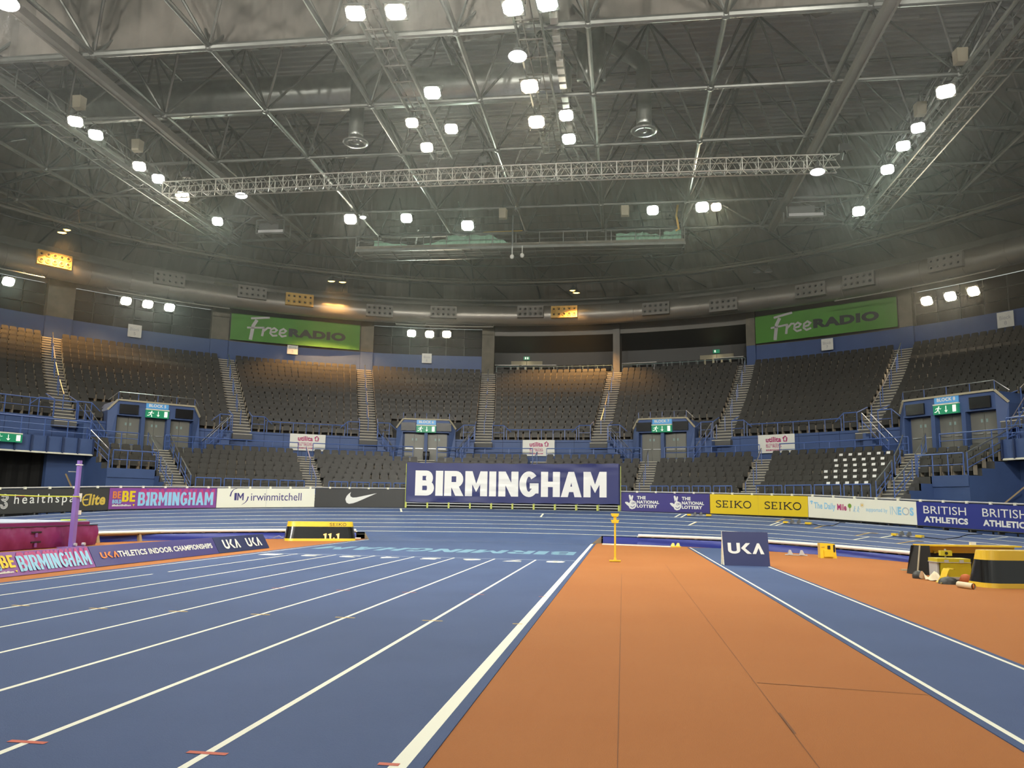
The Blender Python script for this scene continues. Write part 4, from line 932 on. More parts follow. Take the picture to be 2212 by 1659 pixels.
for i in II[:-1]:
    b = MB(); x = XI(i+.5); b.tube([(x, UY[0], ZT), (x, UY[-1], ZT)], .08, M['steel'], 6); b.build('top_chord', frame)
    w = MB()
    for j, yy in enumerate(UY):
        for di in (0, 1):
            for dj in (0, 1): w.tube([(x, yy, ZT), (XI(i+di), RY[j+dj], ZB)], .065, M['steel'], 6)
        w.lathe((x, yy, ZT), [(0, -.16), (.15, 0), (0, .16)], M['steel'], 8)
    w.build('web_brace', frame)
for yy in UY: b = MB(); b.tube([(XI(II[0]+.5), yy, ZT), (XI(II[-2]+.5), yy, ZT)], .08, M['steel'], 6); b.build('top_chord', frame)
for dx, lab in ((-22.55, 'left'), (-6.85, 'middle'), (9.65, 'right')):
    b = MB(); 
    if lab == 'middle':
        for s_ in (-1, 1): b.tube([(dx+s_*.13, -7, 19.78), (dx+s_*.13, 52, 19.78)], .065, M['steel'], 8)
        for k in range(24): b.box((dx, -6+2.5*k, 19.84), (.3, .06, .06), M['steel'])
    else:
        for s_ in (-1, 1): b.box((dx+s_*.16, 22.5, 19.72), (.10, 60, .34), M['beam'])
        b.box((dx, 22.5, 19.6), (.34, 60, .05), M['beam']); struct(b.build('roof_beam'), '%s twin steel beam under the space frame' % lab)
# perimeter steel beyond the frame
b = MB()
for r, z, rad in ((33.5, 20.1, .07), (37.2, 19.6, .07), (35.3, 22.3, .06)):
    b.tube([P(r, a, z) for a in range(-100, 101, 4)], rad, M['steel_d'], 6)
for a in range(-96, 97, 8):
    b.tube([P(33.5, a, 20.1), P(35.3, a+4, 22.3), P(33.5, a+8, 20.1)], .05, M['steel_d'], 5); b.tube([P(37.2, a, 19.6), P(35.3, a+4, 22.3), P(37.2, a+8, 19.6)], .05, M['steel_d'], 5)
    b.tube([P(25.6, a*.96, 20.2), P(33.5, a, 20.1), P(40.5, a, 19.3)], .07, M['steel_d'], 6); b.tube([P(33.5, a, 20.1), P(32.6, a-2, 25)], .05, M['steel_d'], 5); b.tube([P(33.5, a, 20.1), P(40.5, a+4, 19.3)], .05, M['steel_d'], 5)
struct(b.build('roof_edge_truss'), 'dark tubular trusses under the sloping roof edge')
t = thing('cable_rail', 'curved twin cable rail hung under the roof edge across the hall', 'rail', P(34.2, 0, 19))
b = MB(); AR = range(-90, 91, 3); b.tube([P(34.1+.6*sin(R(a*1.2)), a, 18.95) for a in AR], .085, M['tray'], 6); b.tube([P(34.2+.6*sin(R(a*1.2)), a, 19.18) for a in AR], .04, M['tray'], 5); b.build('rail_tubes', t)
b = MB()
for a in AR[::3]: b.bar(P(34.15+.6*sin(R(a*1.2)), a, 18.95), P(34.15+.6*sin(R(a*1.2)), a, 20.1), .025, .025, M['steel_d'])
b.build('hangers', t)
# grey cloth curtain drawn across the roof void
b = MB(); rows = []; nx = 240
for j in range(13):
    t_ = j/12; row = []
    for i in range(nx+1):
        x = lerp(-46, 9.4, i/nx); w = .16*sin(x*2.1+sin(x*.7)*2)*(.3+.7*abs(t_-.5)*1.6)+.07*sin(x*6.3+t_*4+sin(x*1.3)*3)+.05*sin(x*13+t_*9)
        w += .10*sin((x*.8+t_*5)*1.7)*sin(x*.33+t_)
        row.append((x, 29.3+w*1.6, lerp(20.12, 26.0, t_)+.02*sin(x*9)))
    rows.append(row)
b.grid(rows, M['fabric']); o = b.build('roof_curtain', smooth=True); tag(o, 'large creased grey cloth curtain hung across the roof void at top left', 'curtain')

# catwalks
def catwalk(x, w, y0, y1, z, lab, rails=True, gm='steel'):
    t = thing('catwalk', lab, 'catwalk', (x, y0, z))
    b = MB()
    for s_ in (-1, 1): b.box((x+s_*w/2, (y0+y1)/2, z+.02), (.07, y1-y0, .26), M[gm])
    b.build('side_beams', t)
    b = MB(); yy = y0
    while yy < y1: b.box((x, yy, z-.05), (w, .06, .05), M['beam']); yy += 1.3
    for q in (-.2, .2): b.box((x+q*w, (y0+y1)/2, z-.02), (.05, y1-y0, .03), M['beam'])
    b.build('deck_grating', t)
    if rails:
        b = MB()
        for s_ in (-1, 1):
            for h in (.6, 1.1): b.tube([(x+s_*w/2, y0, z+h), (x+s_*w/2, y1, z+h)], .025, M[gm], 5)
            yy = y0
            while yy < y1: b.box((x+s_*w/2, yy, z+.6), (.04, .04, 1.1), M[gm]); yy += 2
        b.build('handrails', t)
    return t
catwalk(-27.0, 1.1, -6, 51.5, 19.25, 'long catwalk along the left edge of the roof frame')
catwalk(15.0, 1.1, -6, 51.5, 19.25, 'long catwalk along the right edge of the roof frame')
catwalk(-9.35, 1.0, -6, 39.5, 19.7, 'catwalk running away above the lanes, left of the middle beam', False)
catwalk(-3.5, 1.0, -6, 39.5, 19.7, 'catwalk running away above the lanes, right of the middle beam', False)
b = MB(); yy = 26.5; b.box((-2.55, 32.8, 20.1), (.12, 12.9, .1), M['alu'])
while yy < 39: b.box((-2.55, yy, 20.1), (.3, .42, .5), M['alu']); yy += .62 if int(yy*3) % 3 else 1.2
tag(b.build('cable_bundle'), 'line of pale cable boxes beside the right middle catwalk', 'cable')
# hanging platform over the bend
g0, g1 = hit(768, 544, z=18.2), hit(1479, 527, z=18.2); gl = (g1-g0).length; gx = (g1-g0).normalized(); gy = Vector((-gx.y, gx.x, 0)); gyaw = atan2(gx.y, gx.x)
G = lambda u, v, z: g0+gx*u+gy*v+Vector((0, 0, z))
t = thing('hanging_platform', 'long hanging platform with rails and pale green netting under the roof', 'platform', g0)
b = MB(); gd = 2.1
for v in (0, gd): b.box(G(gl/2, v, .08), (gl, .12, .18), M['steel'], gyaw)
for u in (0, gl): b.box(G(u, gd/2, .08), (.12, gd, .18), M['steel'], gyaw)
b.box(G(gl/2, gd/2, .10), (gl, gd, .04), M['beam'], gyaw); b.build('deck', t)
b = MB()
for k in range(1, 18): b.bar(G(gl*k/18, .06, .0), G(gl*k/18, gd-.06, 0), .05, .05, M['beam'])
for v in (.6, 1.2, 1.7): b.bar(G(0, v, -.03), G(gl, v, -.03), .03, .03, M['beam'])
b.build('deck_joists', t)
b = MB()
for v in (0, gd):
    for h in (.62, 1.1): b.tube([G(0, v, h), G(gl, v, h)], .022, M['steel'], 5)
    for k in range(15): b.bar(G(gl*k/14, v, .1), G(gl*k/14, v, 1.1), .045, .045, M['steel'])
b.box(G(gl/2, 0, .26), (gl, .03, .2), M['concrete'], gyaw); b.build('platform_rail', t)
b = MB()
for u in (.15, gl*.235, gl*.485, gl*.77, gl-.15): b.bar(G(u, .05, 0), G(u, .3, 1.9), .09, .09, M['steel']) if u != gl*.485 else b.tube([G(u+.1, -.05, -.55), G(u+.1, -.05, 2.2)], .05, M['rail'], 8)
b.build('hanger_post', t)
b = MB()
for u0, u1, h0, h1 in ((1.2, 4.4, .55, .15), (4.4, 6.6, .25, .62), (6.2, 9.0, .72, .72), (9, 10.4, .72, .25), (gl*.80, gl*.88, .6, .66), (gl*.88, gl*.94, .62, .45), (gl*.94, gl-.1, .62, .75)):
    n = 10; b.strip([G(lerp(u0, u1, k/n), .18+.04*sin(k*2.1), .13) for k in range(n+1)], [G(lerp(u0, u1, k/n), .18+.04*sin(k*1.7), lerp(h0, h1, k/n)*1.25+.05*sin(k*1.3)+.1) for k in range(n+1)], M['greennet'])
b.build('green_netting', t)
b = MB(); b.box(G(gl/2, 2.4, 1.9), (gl*.9, .9, .06), M['steel_d'], gyaw); b.box(G(gl*.5, 3.2, 2.2), (gl, .1, .25), M['steel'], gyaw)
for k in range(9): b.bar(G(gl*k/8, 2.0, 1.9), G(gl*k/8, 2.0, 2.9), .04, .04, M['steel'])
for h in (2.4, 2.9): b.tube([G(0, 2, h), G(gl, 2, h)], .025, M['steel'], 5)
b.build('rear_walkway', t)
b = MB(); b.tube([G(8.6, .1, 1.15), G(11.2, .1, 1.2)], .03, M['mark_y'], 5); b.tube([G(gl-.4, .0, 2.6), G(gl-.5, 0, 1.9), G(gl-.35, 0, 1.0), G(gl-.55, 0, .9)], .07, M['mark_y'], 6); b.build('yellow_straps', t)
for u, lab in ((gl*.485+.1, 'white camera on a long pole in the middle of the hanging platform'), (gl*.52, 'white dome camera hung under the hanging platform')):
    b = MB(); z = -.62 if u < gl*.5 else -.55; b.tube([G(u, -.1, .1), G(u, -.1, z+.1)], .025, M['white'], 6); b.lathe(G(u, -.1, z), [(0, -.14), (.10, -.10), (.14, 0), (.12, .10), (.04, .16)], M['white'], 12); tag(b.build('dome_camera', smooth=True), lab, 'camera')
for (px, py, w, h, lab) in ((590, 497, 1.9, .9, 'left'), (1738, 462, 2.2, .9, 'right')):
    c = hit(px, py+12, z=18.9); b = MB()
    for dz in (0, h):
        for v in (-.5, .5): b.box(c+Vector((0, v, dz)), (w, .07, .07), M['steel'])
    for s_ in (-1, 1):
        for v in (-.5, .5): b.box(c+Vector((s_*w/2, v, h/2)), (.07, .07, h), M['steel'])
        b.box(c+Vector((s_*w/2, 0, 0)), (.07, 1, .07), M['steel'])
    b.box(c+Vector((0, -.4, .12)), (w*.9, .1, .25), M['silver']); b.box(c+Vector((-w*.1, 0, .5)), (w*.7, .6, .5), M['steel_d'])
    tag(b.build('winch_frame'), 'open steel winch frame hung under the %s part of the roof frame' % lab, 'frame')
# corrugated ventilation pipes
def rib_pipe(pts, r, m, n=20, step=.22):
    b = MB(); P_ = []; rr = []
    for p, q in zip(pts, pts[1:]):
        p, q = Vector(p), Vector(q); k = max(2, int((q-p).length/step))
        for i in range(k): P_.append(p.lerp(q, i/k)); rr.append(r*(1.02 if len(rr) % 2 else 1))
    P_.append(Vector(pts[-1])); rr.append(r); b.tube(P_, rr, m, n); return b
h = hit(430, 215, z=22.6)
b = rib_pipe([(-34, h.y, 22.6), (-2.5, h.y, 22.6)], .95, M['duct2'], step=.4); tag(b.build('ventilation_pipe', smooth=True), 'huge ribbed metal pipe lying across the roof void', 'pipe')
for (px, py, ex, lab) in ((768, 308, 2.6, 'left'), (1391, 283, -2.9, 'right')):
    c = hit(px, py, z=19.0); t = thing('drop_duct', '%s round air duct dropping from the roof to a disc outlet' % lab, 'duct', c)
    rib_pipe([c+Vector((0, 0, .15)), c+Vector((0, 0, 3.2)), c+Vector((ex*.15, 0, 3.7)), c+Vector((ex, 0, 5.4))], .36, M['duct2'], 18, .3).build('duct_pipe', t, smooth=True)
    b = MB(); b.lathe(c, [(0, -.05), (.18, -.05), (.2, .0), (.36, .0), (.4, -.06), (.60, -.04), (.62, .02), (.40, .16), (.36, .3)], M['duct2'], 24); b.build('disc_outlet', t, smooth=True)
for dx, lab in ((1262, 'left'), (1292, 'right')):
    c = hit(dx, 120, z=22.0); b = rib_pipe([c+Vector((0, 0, -1.2)), c+Vector((0, 0, 3.9))], .34, M['duct2'], 16, .5); tag(b.build('upright_pipe', smooth=True), 'shiny upright metal pipe, %s of the pair near the right middle catwalk' % lab, 'pipe')
# ring duct with nozzle panels
t = thing('ring_duct', 'large dark ventilation duct curving round the hall above the seats', 'duct', P(38.3, 0, 17.25))
b = MB(); pts = [P(38.35, a*.5, 17.25) for a in range(-168, 169)]
b.tube(pts, [.82*(1.008 if k % 2 else 1) for k in range(len(pts))], M['duct'], 28); b.build('duct_tube', t, smooth=True)
for a in range(-80, 81, 4): b = MB(); b.tube([P(38.35, a-.06, 17.25), P(38.35, a+.06, 17.25)], .845, M['duct'], 28); b.build('joint_band', t)
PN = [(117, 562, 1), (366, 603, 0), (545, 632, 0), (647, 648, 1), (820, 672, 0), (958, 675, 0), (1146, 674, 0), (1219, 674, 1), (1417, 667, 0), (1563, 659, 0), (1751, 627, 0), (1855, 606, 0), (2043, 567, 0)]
PO = ['first', 'second', 'third', 'fourth', 'fifth', 'sixth', 'seventh', 'eighth', 'ninth', 'tenth', 'eleventh', 'twelfth', 'thirteenth']
for k, (px, py, lit) in enumerate(PN):
    h = hit(px, py, c=(CX, CY, 37.4)); a = atan2(h.x-CX, h.y-CY); rm = Matrix.Rotation(-a, 3, 'Z') @ Matrix.Rotation(R(-4), 3, 'X')
    t = thing('nozzle_panel', '%s ten-nozzle air panel on the ring duct, %s from the left' % ('yellow' if lit else 'grey', PO[k]), 'air vent', h, group='air nozzle panels on the ring duct')
    m_ = M['nozzle_lit'] if lit else M['nozzle']; b = MB(); b.box(h, (2.15, .30, .98), m_, mtx=rm); b.box(h+rm @ Vector((0, .35, 0)), (1.9, .5, .8), M['duct'], mtx=rm); b.build('face_plate', t)  # amber lamp light on three panels is painted into their colour
    for q in range(10):
        c = h+rm @ Vector((-.84+.42*(q % 5), -.16, .22-.44*(q//5))); b = MB(); mx = rm @ Matrix.Rotation(R(90), 3, 'X')
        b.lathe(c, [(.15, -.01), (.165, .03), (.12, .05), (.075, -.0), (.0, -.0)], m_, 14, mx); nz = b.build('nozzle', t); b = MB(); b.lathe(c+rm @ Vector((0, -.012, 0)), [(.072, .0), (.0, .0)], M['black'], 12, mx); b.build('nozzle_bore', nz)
# aluminium lighting truss
p0, p1 = hit(350, 418, z=17.75), hit(1815, 361, z=17.75); tl = (p1-p0).length; tx = (p1-p0).normalized(); ty = Vector((-tx.y, tx.x, 0))
TT = lambda u, v, z: p0+tx*u+ty*v+Vector((0, 0, z+.12*sin(pi*u/tl)))
t = thing('lighting_truss', 'long pale aluminium box truss hung across the hall', 'truss', p0); H_ = .66
for v in (0, H_):
    for z in (0, H_): b = MB(); b.tube([TT(tl*k/12, v, z) for k in range(13)], .032, M['alu'], 6); b.build('main_chord', t)
nb = 46; faces = {'front': lambda u, w: TT(u, 0, w), 'rear': lambda u, w: TT(u, H_, w), 'bottom': lambda u, w: TT(u, w, 0), 'top': lambda u, w: TT(u, w, H_)}
for nm, f in faces.items():
    b = MB()
    for k in range(nb):
        u0, u1 = tl*k/nb, tl*(k+1)/nb; um = (u0+u1)/2; b.tube([f(u0, 0), f(um, H_), f(u1, 0)], .017, M['alu'], 4, cap=False); b.bar(f(u0, 0), f(u0, H_), .04 if k % 4 == 0 else .025, .05 if k % 4 == 0 else .02, M['alu'])
    b.build('lattice', t)
for px, lab in ((397, 'left'), (1052, 'middle'), (1790, 'right')):
    u = (hit(px, 400, z=18.2)-p0).dot(tx); c = TT(u, H_/2, H_+.45); b = MB()
    b.tube([c+Vector((0, 0, .1)), (c.x, c.y, 20)], .02, M['cable'], 5); b.tube([c+Vector((.3, 0, -.1)), (c.x+.12, c.y, 20)], .014, M['cable'], 5); b.box(c, (.42, .3, .34), M['black']); b.box(c+Vector((.28, 0, -.04)), (.2, .22, .2), M['black']); b.tube([c-Vector((0, 0, .1)), TT(u, 0, H_)], .03, M['cable'], 5); b.tube([c-Vector((0, 0, .1)), TT(u, H_, H_)], .03, M['cable'], 5)
    tag(b.build('chain_hoist'), 'black chain hoist holding the %s of the aluminium truss' % (lab if lab == 'middle' else lab+' end'), 'hoist')

# ------------------------------------------------------------------ lamps
def flood_parts(kind, dish):
    """local: lens faces -Z"""
    root = thing('floodlight', '', 'lamp')
    b = MB()
    if dish:
        b.lathe((0, 0, 0), [(.30, 0), (.29, .06), (.16, .22), (.09, .26), (.09, .44), (0, .46)], M['mesh'], 18); b.build('reflector', root, smooth=True)
        b = MB(); b.lathe((0, 0, .015), [(.275, 0), (.2, -.03), (0, -.05)], LENS[kind][1], 18); b.build('lens', root)
        b = MB(); b.tube([(0, 0, .44), (0, 0, .8)], .03, M['steel_d'], 6); b.build('stem', root)
    else:
        w, h = .29, .25
        b.hexa([(-w, -h, 0), (w, -h, 0), (w, h, 0), (-w, h, 0)], [(-w*.5, -h*.6, .26), (w*.5, -h*.6, .26), (w*.5, h*.6, .26), (-w*.5, h*.6, .26)], M['mesh'])
        for s_ in (-1, 1): b.box((s_*w, 0, 0), (.03, h*2+.04, .05), M['steel']); b.box((0, s_*h, 0), (w*2, .03, .05), M['steel'])
        hs = b.build('housing', root)
        b = MB(); q = .11; o_ = [(-w*.94, -h*.93+q), (-w*.94+q, -h*.93), (w*.94-q, -h*.93), (w*.94, -h*.93+q), (w*.94, h*.93-q), (w*.94-q, h*.93), (-w*.94+q, h*.93), (-w*.94, h*.93-q)]; b.hexa([(x, y, -.02) for x, y in o_], [(x, y, -.005) for x, y in o_], LENS[kind][1]); b.build('lens', root)
        b = MB(); b.tube([(-w-.04, 0, .1), (-w-.04, 0, .42), (w+.04, 0, .42), (w+.04, 0, .1)], .02, M['steel'], 5); b.build('yoke', hs)
    return root
PROTO = {}
def put_lamp(loc, aim, kind, label, dish=False, power=None, group=None, sc=1.0, light=True, ang=125):
    k = (kind, dish)
    if k not in PROTO: o = PROTO[k] = flood_parts(kind, dish)
    else:
        o = PROTO[k].copy(); COL.objects.link(o)
        for c in [c for c in PROTO[k].children if c.type == 'MESH']:
            cc = c.copy(); COL.objects.link(cc); cc.parent = o
            for g in c.children: gg = g.copy(); COL.objects.link(gg); gg.parent = cc
    o.location = loc; d_ = Vector(aim)-Vector(loc); o.rotation_euler = d_.to_track_quat('-Z', 'Y').to_euler(); o.scale = (sc*1.15,)*3
    o['label'] = label; o['category'] = 'lamp'
    if group: o['group'] = group
    elif 'group' in o: del o['group']
    if light:
        L = bpy.data.lights.new('bulb', 'SPOT'); L.energy = power or POW; L.color = LENS[kind][0]; L.spot_size = R(ang); L.spot_blend = .5; L.shadow_soft_size = .2
        lo = bpy.data.objects.new('bulb', L); COL.objects.link(lo); lo.parent = o; lo.location = (0, 0, -.3)
    return o
gR = 'floodlights hung under the roof frame'
LP = [ # px, py, kind, dish, z, scale, label
 (12, 6, 'n', 1, 19.0, 1.3, 'round white high-bay lamp in the top left corner'),
 (768, 28, 'w', 0, 19.2, 1.1, 'floodlight left of the left middle catwalk, top of the picture'),
 (855, 25, 'w', 0, 19.2, 1.15, 'warm floodlight right of the left middle catwalk, in front of the curtain'),
 (1108, 16, 'w', 0, 19.2, 1.15, 'warm floodlight left of the right middle catwalk, in front of the curtain'),
 (1182, 6, 'g', 0, 19.2, 1.15, 'greenish floodlight at the top edge on the right middle catwalk'),
 (1118, 122, 'n', 1, 19.2, 1.1, 'round high-bay lamp left of the right middle catwalk, just past the curtain'),
 (1144, 186, 'o', 0, 19.2, 1.15, 'orange floodlight left of the right middle catwalk, upper of two'),
 (1159, 263, 'o', 0, 19.2, 1.15, 'orange floodlight left of the right middle catwalk, lower of two'),
 (1223, 249, 'w', 0, 19.2, 1.0, 'warm floodlight right of the right middle catwalk'),
 (1229, 300, 'g', 0, 19.2, 1.0, 'greenish floodlight at the far end of the right middle catwalk'),
 (934, 200, 'g', 0, 19.2, 1.1, 'greenish floodlight right of the left middle catwalk'),
 (890, 265, 'w', 0, 19.2, .9, 'warm floodlight left of the left middle catwalk, beyond the round duct'),
 (975, 278, 'w', 0, 19.2, .95, 'warm floodlight right of the left middle catwalk, far end'),
 (922, 318, 'w', 0, 19.2, .95, 'warm floodlight left of the left middle catwalk, nearest the truss'),
 (163, 262, 'w', 0, 19.0, 1.0, 'warm floodlight on the left edge catwalk, nearest the camera'),
 (207, 291, 'g', 0, 19.0, 1.0, 'greenish floodlight on the left edge catwalk, second along'),
 (301, 359, 'w', 0, 19.0, 1.0, 'warm floodlight on the left edge catwalk, third along'),
 (342, 386, 'n', 0, 19.0, 1.0, 'white floodlight by the left end of the aluminium truss'),
 (395, 424, 'o', 0, 18.9, 1.1, 'orange floodlight just below the left end of the aluminium truss'),
 (470, 478, 'g', 0, 18.9, 1.0, 'greenish floodlight at the far end of the left edge catwalk'),
 (521, 423, 'n', 1, 18.6, 1.0, 'round white lamp under the aluminium truss, left part'),
 (757, 473, 'w', 0, 19.4, 1.2, 'warm floodlight at the left end of the hanging platform'),
 (784, 470, 'n', 1, 19.4, .6, 'small white lamp behind the left end of the hanging platform'),
 (878, 471, 'g', 0, 19.4, 1.1, 'greenish floodlight above the left third of the hanging platform'),
 (1010, 487, 'g', 0, 19.2, 1.2, 'greenish floodlight above the left middle of the hanging platform'),
 (1410, 454, 'g', 0, 19.2, 1.05, 'greenish floodlight above the right part of the hanging platform'),
 (1517, 447, 'g', 0, 19.2, 1.15, 'greenish floodlight just right of the hanging platform'),
 (1547, 447, 'o', 0, 19.2, .9, 'orange floodlight hung on two wires right of the hanging platform'),
 (1766, 372, 'n', 1, 17.5, 1.0, 'round white lamp under the right end of the aluminium truss'),
 (2043, 197, 'w', 0, 19.0, 1.1, 'warm floodlight on the right edge catwalk, nearest the camera'),
 (1983, 276, 'n', 0, 19.0, .9, 'white floodlight on the right edge catwalk, second along'),
 (1951, 315, 'g', 0, 19.0, .95, 'greenish floodlight on the right edge catwalk, third along'),
 (1917, 366, 'g', 0, 19.0, .95, 'greenish floodlight on the right edge catwalk, fourth along'),
 (1855, 456, 'g', 0, 18.9, 1.05, 'greenish floodlight at the far end of the right edge catwalk')]
for px, py, kd, dish, z, sc, lab in LP:
    p = hit(px, py, z=z); aim = (p.x*.7-2, min(p.y*.45+6, 24), 0) if not dish else (p.x*.9, p.y-2.5, 0)
    o = put_lamp(p, aim, kd, lab, dish, sc=sc, group=gR, power=(POW*(.36 if p.y < 41 else .6)) if sc > .7 else 150)
LW = [(18, 608, 'g', 'pale green wall floodlight at the far left edge'), (272, 650, 'w', 'left of three floodlights above the left seats'), (319, 657, 'w', 'middle of three floodlights above the left seats'), (366, 664, 'g', 'right of three floodlights above the left seats'),
 (889, 720, 'g', 'greenish floodlight, left of three above the centre seats'), (928, 722, 'w', 'middle floodlight of three above the centre seats'), (965, 722, 'o', 'pinkish floodlight, right of three above the centre seats'),
 (2002, 650, 'o', 'orange floodlight, left of three above the right seats'), (2053, 640, 'w', 'middle floodlight of three above the right seats'), (2103, 629, 'o', 'orange floodlight, right of three above the right seats')]
for px, py, kd, lab in LW:
    p = hit(px, py, c=(CX, CY, 37.6)); a = atan2(p.x-CX, p.y-CY); put_lamp(p, (CX+(p.x-CX)*.5, CY+(p.y-CY)*.5, 4), kd, lab, sc=1.1, group='wall floodlights under the ring duct', power=POW*.55, ang=140)
for px0, px1, py, lab in ((-40, 100, 590, 'left edge'), (238, 500, 625, 'left'), (855, 1065, 699, 'centre'), (1800, 2150, 640, 'right')):
    a0_, a1_ = angC(px0, py, 37.3), angC(px1, py, 37.3); z = 16.15; b = MB(); b.tube([P(37.5, lerp(a0_, a1_, k/10), z) for k in range(11)], .045, M['alu'], 6)
    for k in (0, 3, 7, 10): b.bar(P(37.5, lerp(a0_, a1_, k/10), z), P(38.2, lerp(a0_, a1_, k/10), z+.35), .03, .03, M['alu'])
    tag(b.build('lamp_bar'), 'thin steel bar carrying the wall floodlights, %s' % lab, 'rail')
for px, py, lit, lab in ((134, 503, 1, 'left dish of the amber pair at the upper left'), (143, 497, 1, 'right dish of the amber pair at the upper left'), (716, 608, 1, 'left of two amber dish lamps above the left green banner'), (740, 610, 1, 'right of two amber dish lamps above the left green banner'),
    (1238, 628, 1, 'left of two amber dish lamps above the centre'), (1245, 633, 1, 'right of two amber dish lamps above the centre'), (1635, 589, 0, 'left of two unlit dish lamps at the upper right'), (1660, 588, 0, 'right of two unlit dish lamps at the upper right')):
    p = hit(px, py, c=(CX, CY, 35.9)); 
    o = put_lamp(p, (p.x, p.y+1.6, 0), 'a' if lit else 'n', lab, True, sc=.85, power=2600, group='pendant dish lamps over the upper seats', light=bool(lit), ang=100)
    if not lit:
        for c in o.children:
            if c.name.startswith('lens'): c.data = c.data.copy(); c.data.materials[0] = M['silver']
for px, py, z, lab in ((170, 222, 20.4, 'cream loudspeaker box above the left edge catwalk'), (296, 315, 20.2, 'cream loudspeaker box further along the left edge catwalk'), (2076, 122, 20.4, 'cream loudspeaker box above the right edge catwalk'), (1989, 236, 20.4, 'cream loudspeaker box further along the right edge catwalk'), (1350, 456, 19.4, 'tan flat box hung behind the right part of the platform'), (1086, 462, 19.4, 'pale box hung above the middle of the platform')):
    p = hit(px, py, z=z); b = MB(); b.hexa([p+Vector((x, y, -.3)) for x, y in ((-.2, -.15), (.2, -.15), (.25, .2), (-.25, .2))], [p+Vector((x, y, .3)) for x, y in ((-.22, -.2), (.22, -.2), (.27, .2), (-.27, .2))], M['beige']); b.bar(p+Vector((0, 0, .3)), p+Vector((0, 0, .9)), .04, .04, M['steel_d']); tag(b.build('loudspeaker'), lab, 'loudspeaker')

# ------------------------------------------------------------------ things on the floor
# high jump mat, upright, bar
t = thing('jump_mat', 'plum coloured landing mat with pale top behind the left side boards', 'mat', (-20, 22.9, 0))
X0, X1, Y0, Y1 = -17.95, -22.3, 20.0, 26.1
b = MB(); ny = 60; rows = []
for j in range(9):
    q = j/8; rows.append([(X0+.06*sin(q*pi)+.018*sin(i*.9+q*5)+.012*sin(i*2.3-q*7), lerp(Y0, Y1, i/ny), .02+.66*q) for i in range(ny+1)])
b.grid(rows, M['hj'])
for yy, s_ in ((Y1, 1), (Y0, -1)): b.grid([[(lerp(X0, X1, i/12), yy+s_*.05*sin(j/4*pi), .02+.66*j/4) for i in range(13)] for j in range(5)], M['hj'])
b.strip([(X1, Y0, .0), (X1, Y1, 0)], [(X1, Y0, .68), (X1, Y1, .68)], M['hj']); b.strip([(X0, Y0, .68), (X0, Y1, .68)], [(X1, Y0, .68), (X1, Y1, .68)], M['hj']); b.build('mat_body', t, smooth=True)
b = MB(); b.box((-20.2, 22.95, .745), (4.25, 5.85, .11), M['hj']); b.box((-20.2, 22.95, .81), (4.2, 5.8, .03), M['hjtop']); b.box((-18.3, 25.35, .86), (.3, .9, .03), M['lime']); b.build('top_pad', t)
for yy in (23.1,):
    for z in (.22, .52): b = MB(); b.box((X0+.07, yy, z), (.03, .42, .045), M['black']); b.box((X0+.07, yy, z-.08), (.03, .10, .14), M['purple']); b.build('buckle_strap', t)
b = MB(); b.tube([(X0+.03, lerp(Y0, Y1, i/20), .69) for i in range(21)], .012, M['black'], 4); b.build('seam', t)
b = MB(); b.box((-17.6, 24.4, .02), (.35, .95, .035), M['hjpost']); pt = thing('jump_upright', 'tall lilac high jump upright at the corner of the plum mat', 'post', (-17.6, 24.4, 0)); b.build('base', pt)
b = MB(); b.box((-17.6, 24.4, .85), (.14, .17, 1.7), M['hjpost']); b.box((-17.6, 24.4, 2.2), (.10, .12, 1.2), M['hjpost']); b.build('post', pt)
b = MB(); b.box((-17.6, 24.4, 2.66), (.12, .2, .03), M['white']); b.box((-17.6, 24.4, 2.74), (.08, .10, .12), M['hjpost']); b.build('cap', pt)
b = MB(); b.box((-17.52, 24.48, 1.66), (.06, .08, .16), M['white']); b.build('bar_rest', pt); b = MB(); b.box((-17.50, 24.5, 1.12), (.05, .08, .14), M['white']); b.build('clamp', pt)
for dy in (-.0, .42):
    b = MB(); b.lathe((-17.5, 24.42+dy, .1), [(.0, .05), (.05, .05), (.05, -.05), (.0, -.05)], M['silver'], 10, Matrix.Rotation(R(90), 3, 'Y')); b.build('wheel', pt)
b = MB(); b.tube([(-17.5, 20.5, 1.635), (-17.5, 22.4, 1.615), (-17.5, 24.42, 1.63)], .018, M['lime'], 8); b.tube([(-17.5, 21.6, 1.62), (-17.5, 21.95, 1.618)], .0185, M['magenta'], 8); tag(b.build('crossbar'), 'lime yellow high jump crossbar resting on the lilac upright', 'bar')
# low wooden bench
t = thing('low_bench', 'low pale wooden bench beyond the plum mat, in front of the kerb rail', 'bench', (-18.6, 29, 0)); p0, p1 = Vector((-19.1, 27.0, 0)), Vector((-17.75, 31.4, 0)); ya = atan2(p1.y-p0.y, p1.x-p0.x)
b = MB(); b.box((p0+p1)/2+Vector((0, 0, .31)), ((p1-p0).length, .28, .04), M['wood'], ya); b.box((p0+p1)/2+Vector((0, 0, .26)), ((p1-p0).length*.95, .05, .06), M['wood'], ya); b.build('seat', t)
for q in (.12, .52, .88):
    c = p0.lerp(p1, q); ex = Matrix.Rotation(ya, 3, 'Z'); b = MB(); b.hexa([c+ex @ Vector(v) for v in ((-.06, -.17, 0), (.06, -.17, 0), (.06, .17, 0), (-.06, .17, 0))], [c+ex @ Vector(v) for v in ((-.04, -.11, .29), (.04, -.11, .29), (.04, .11, .29), (-.04, .11, .29))], M['wood']); b.build('leg', t)
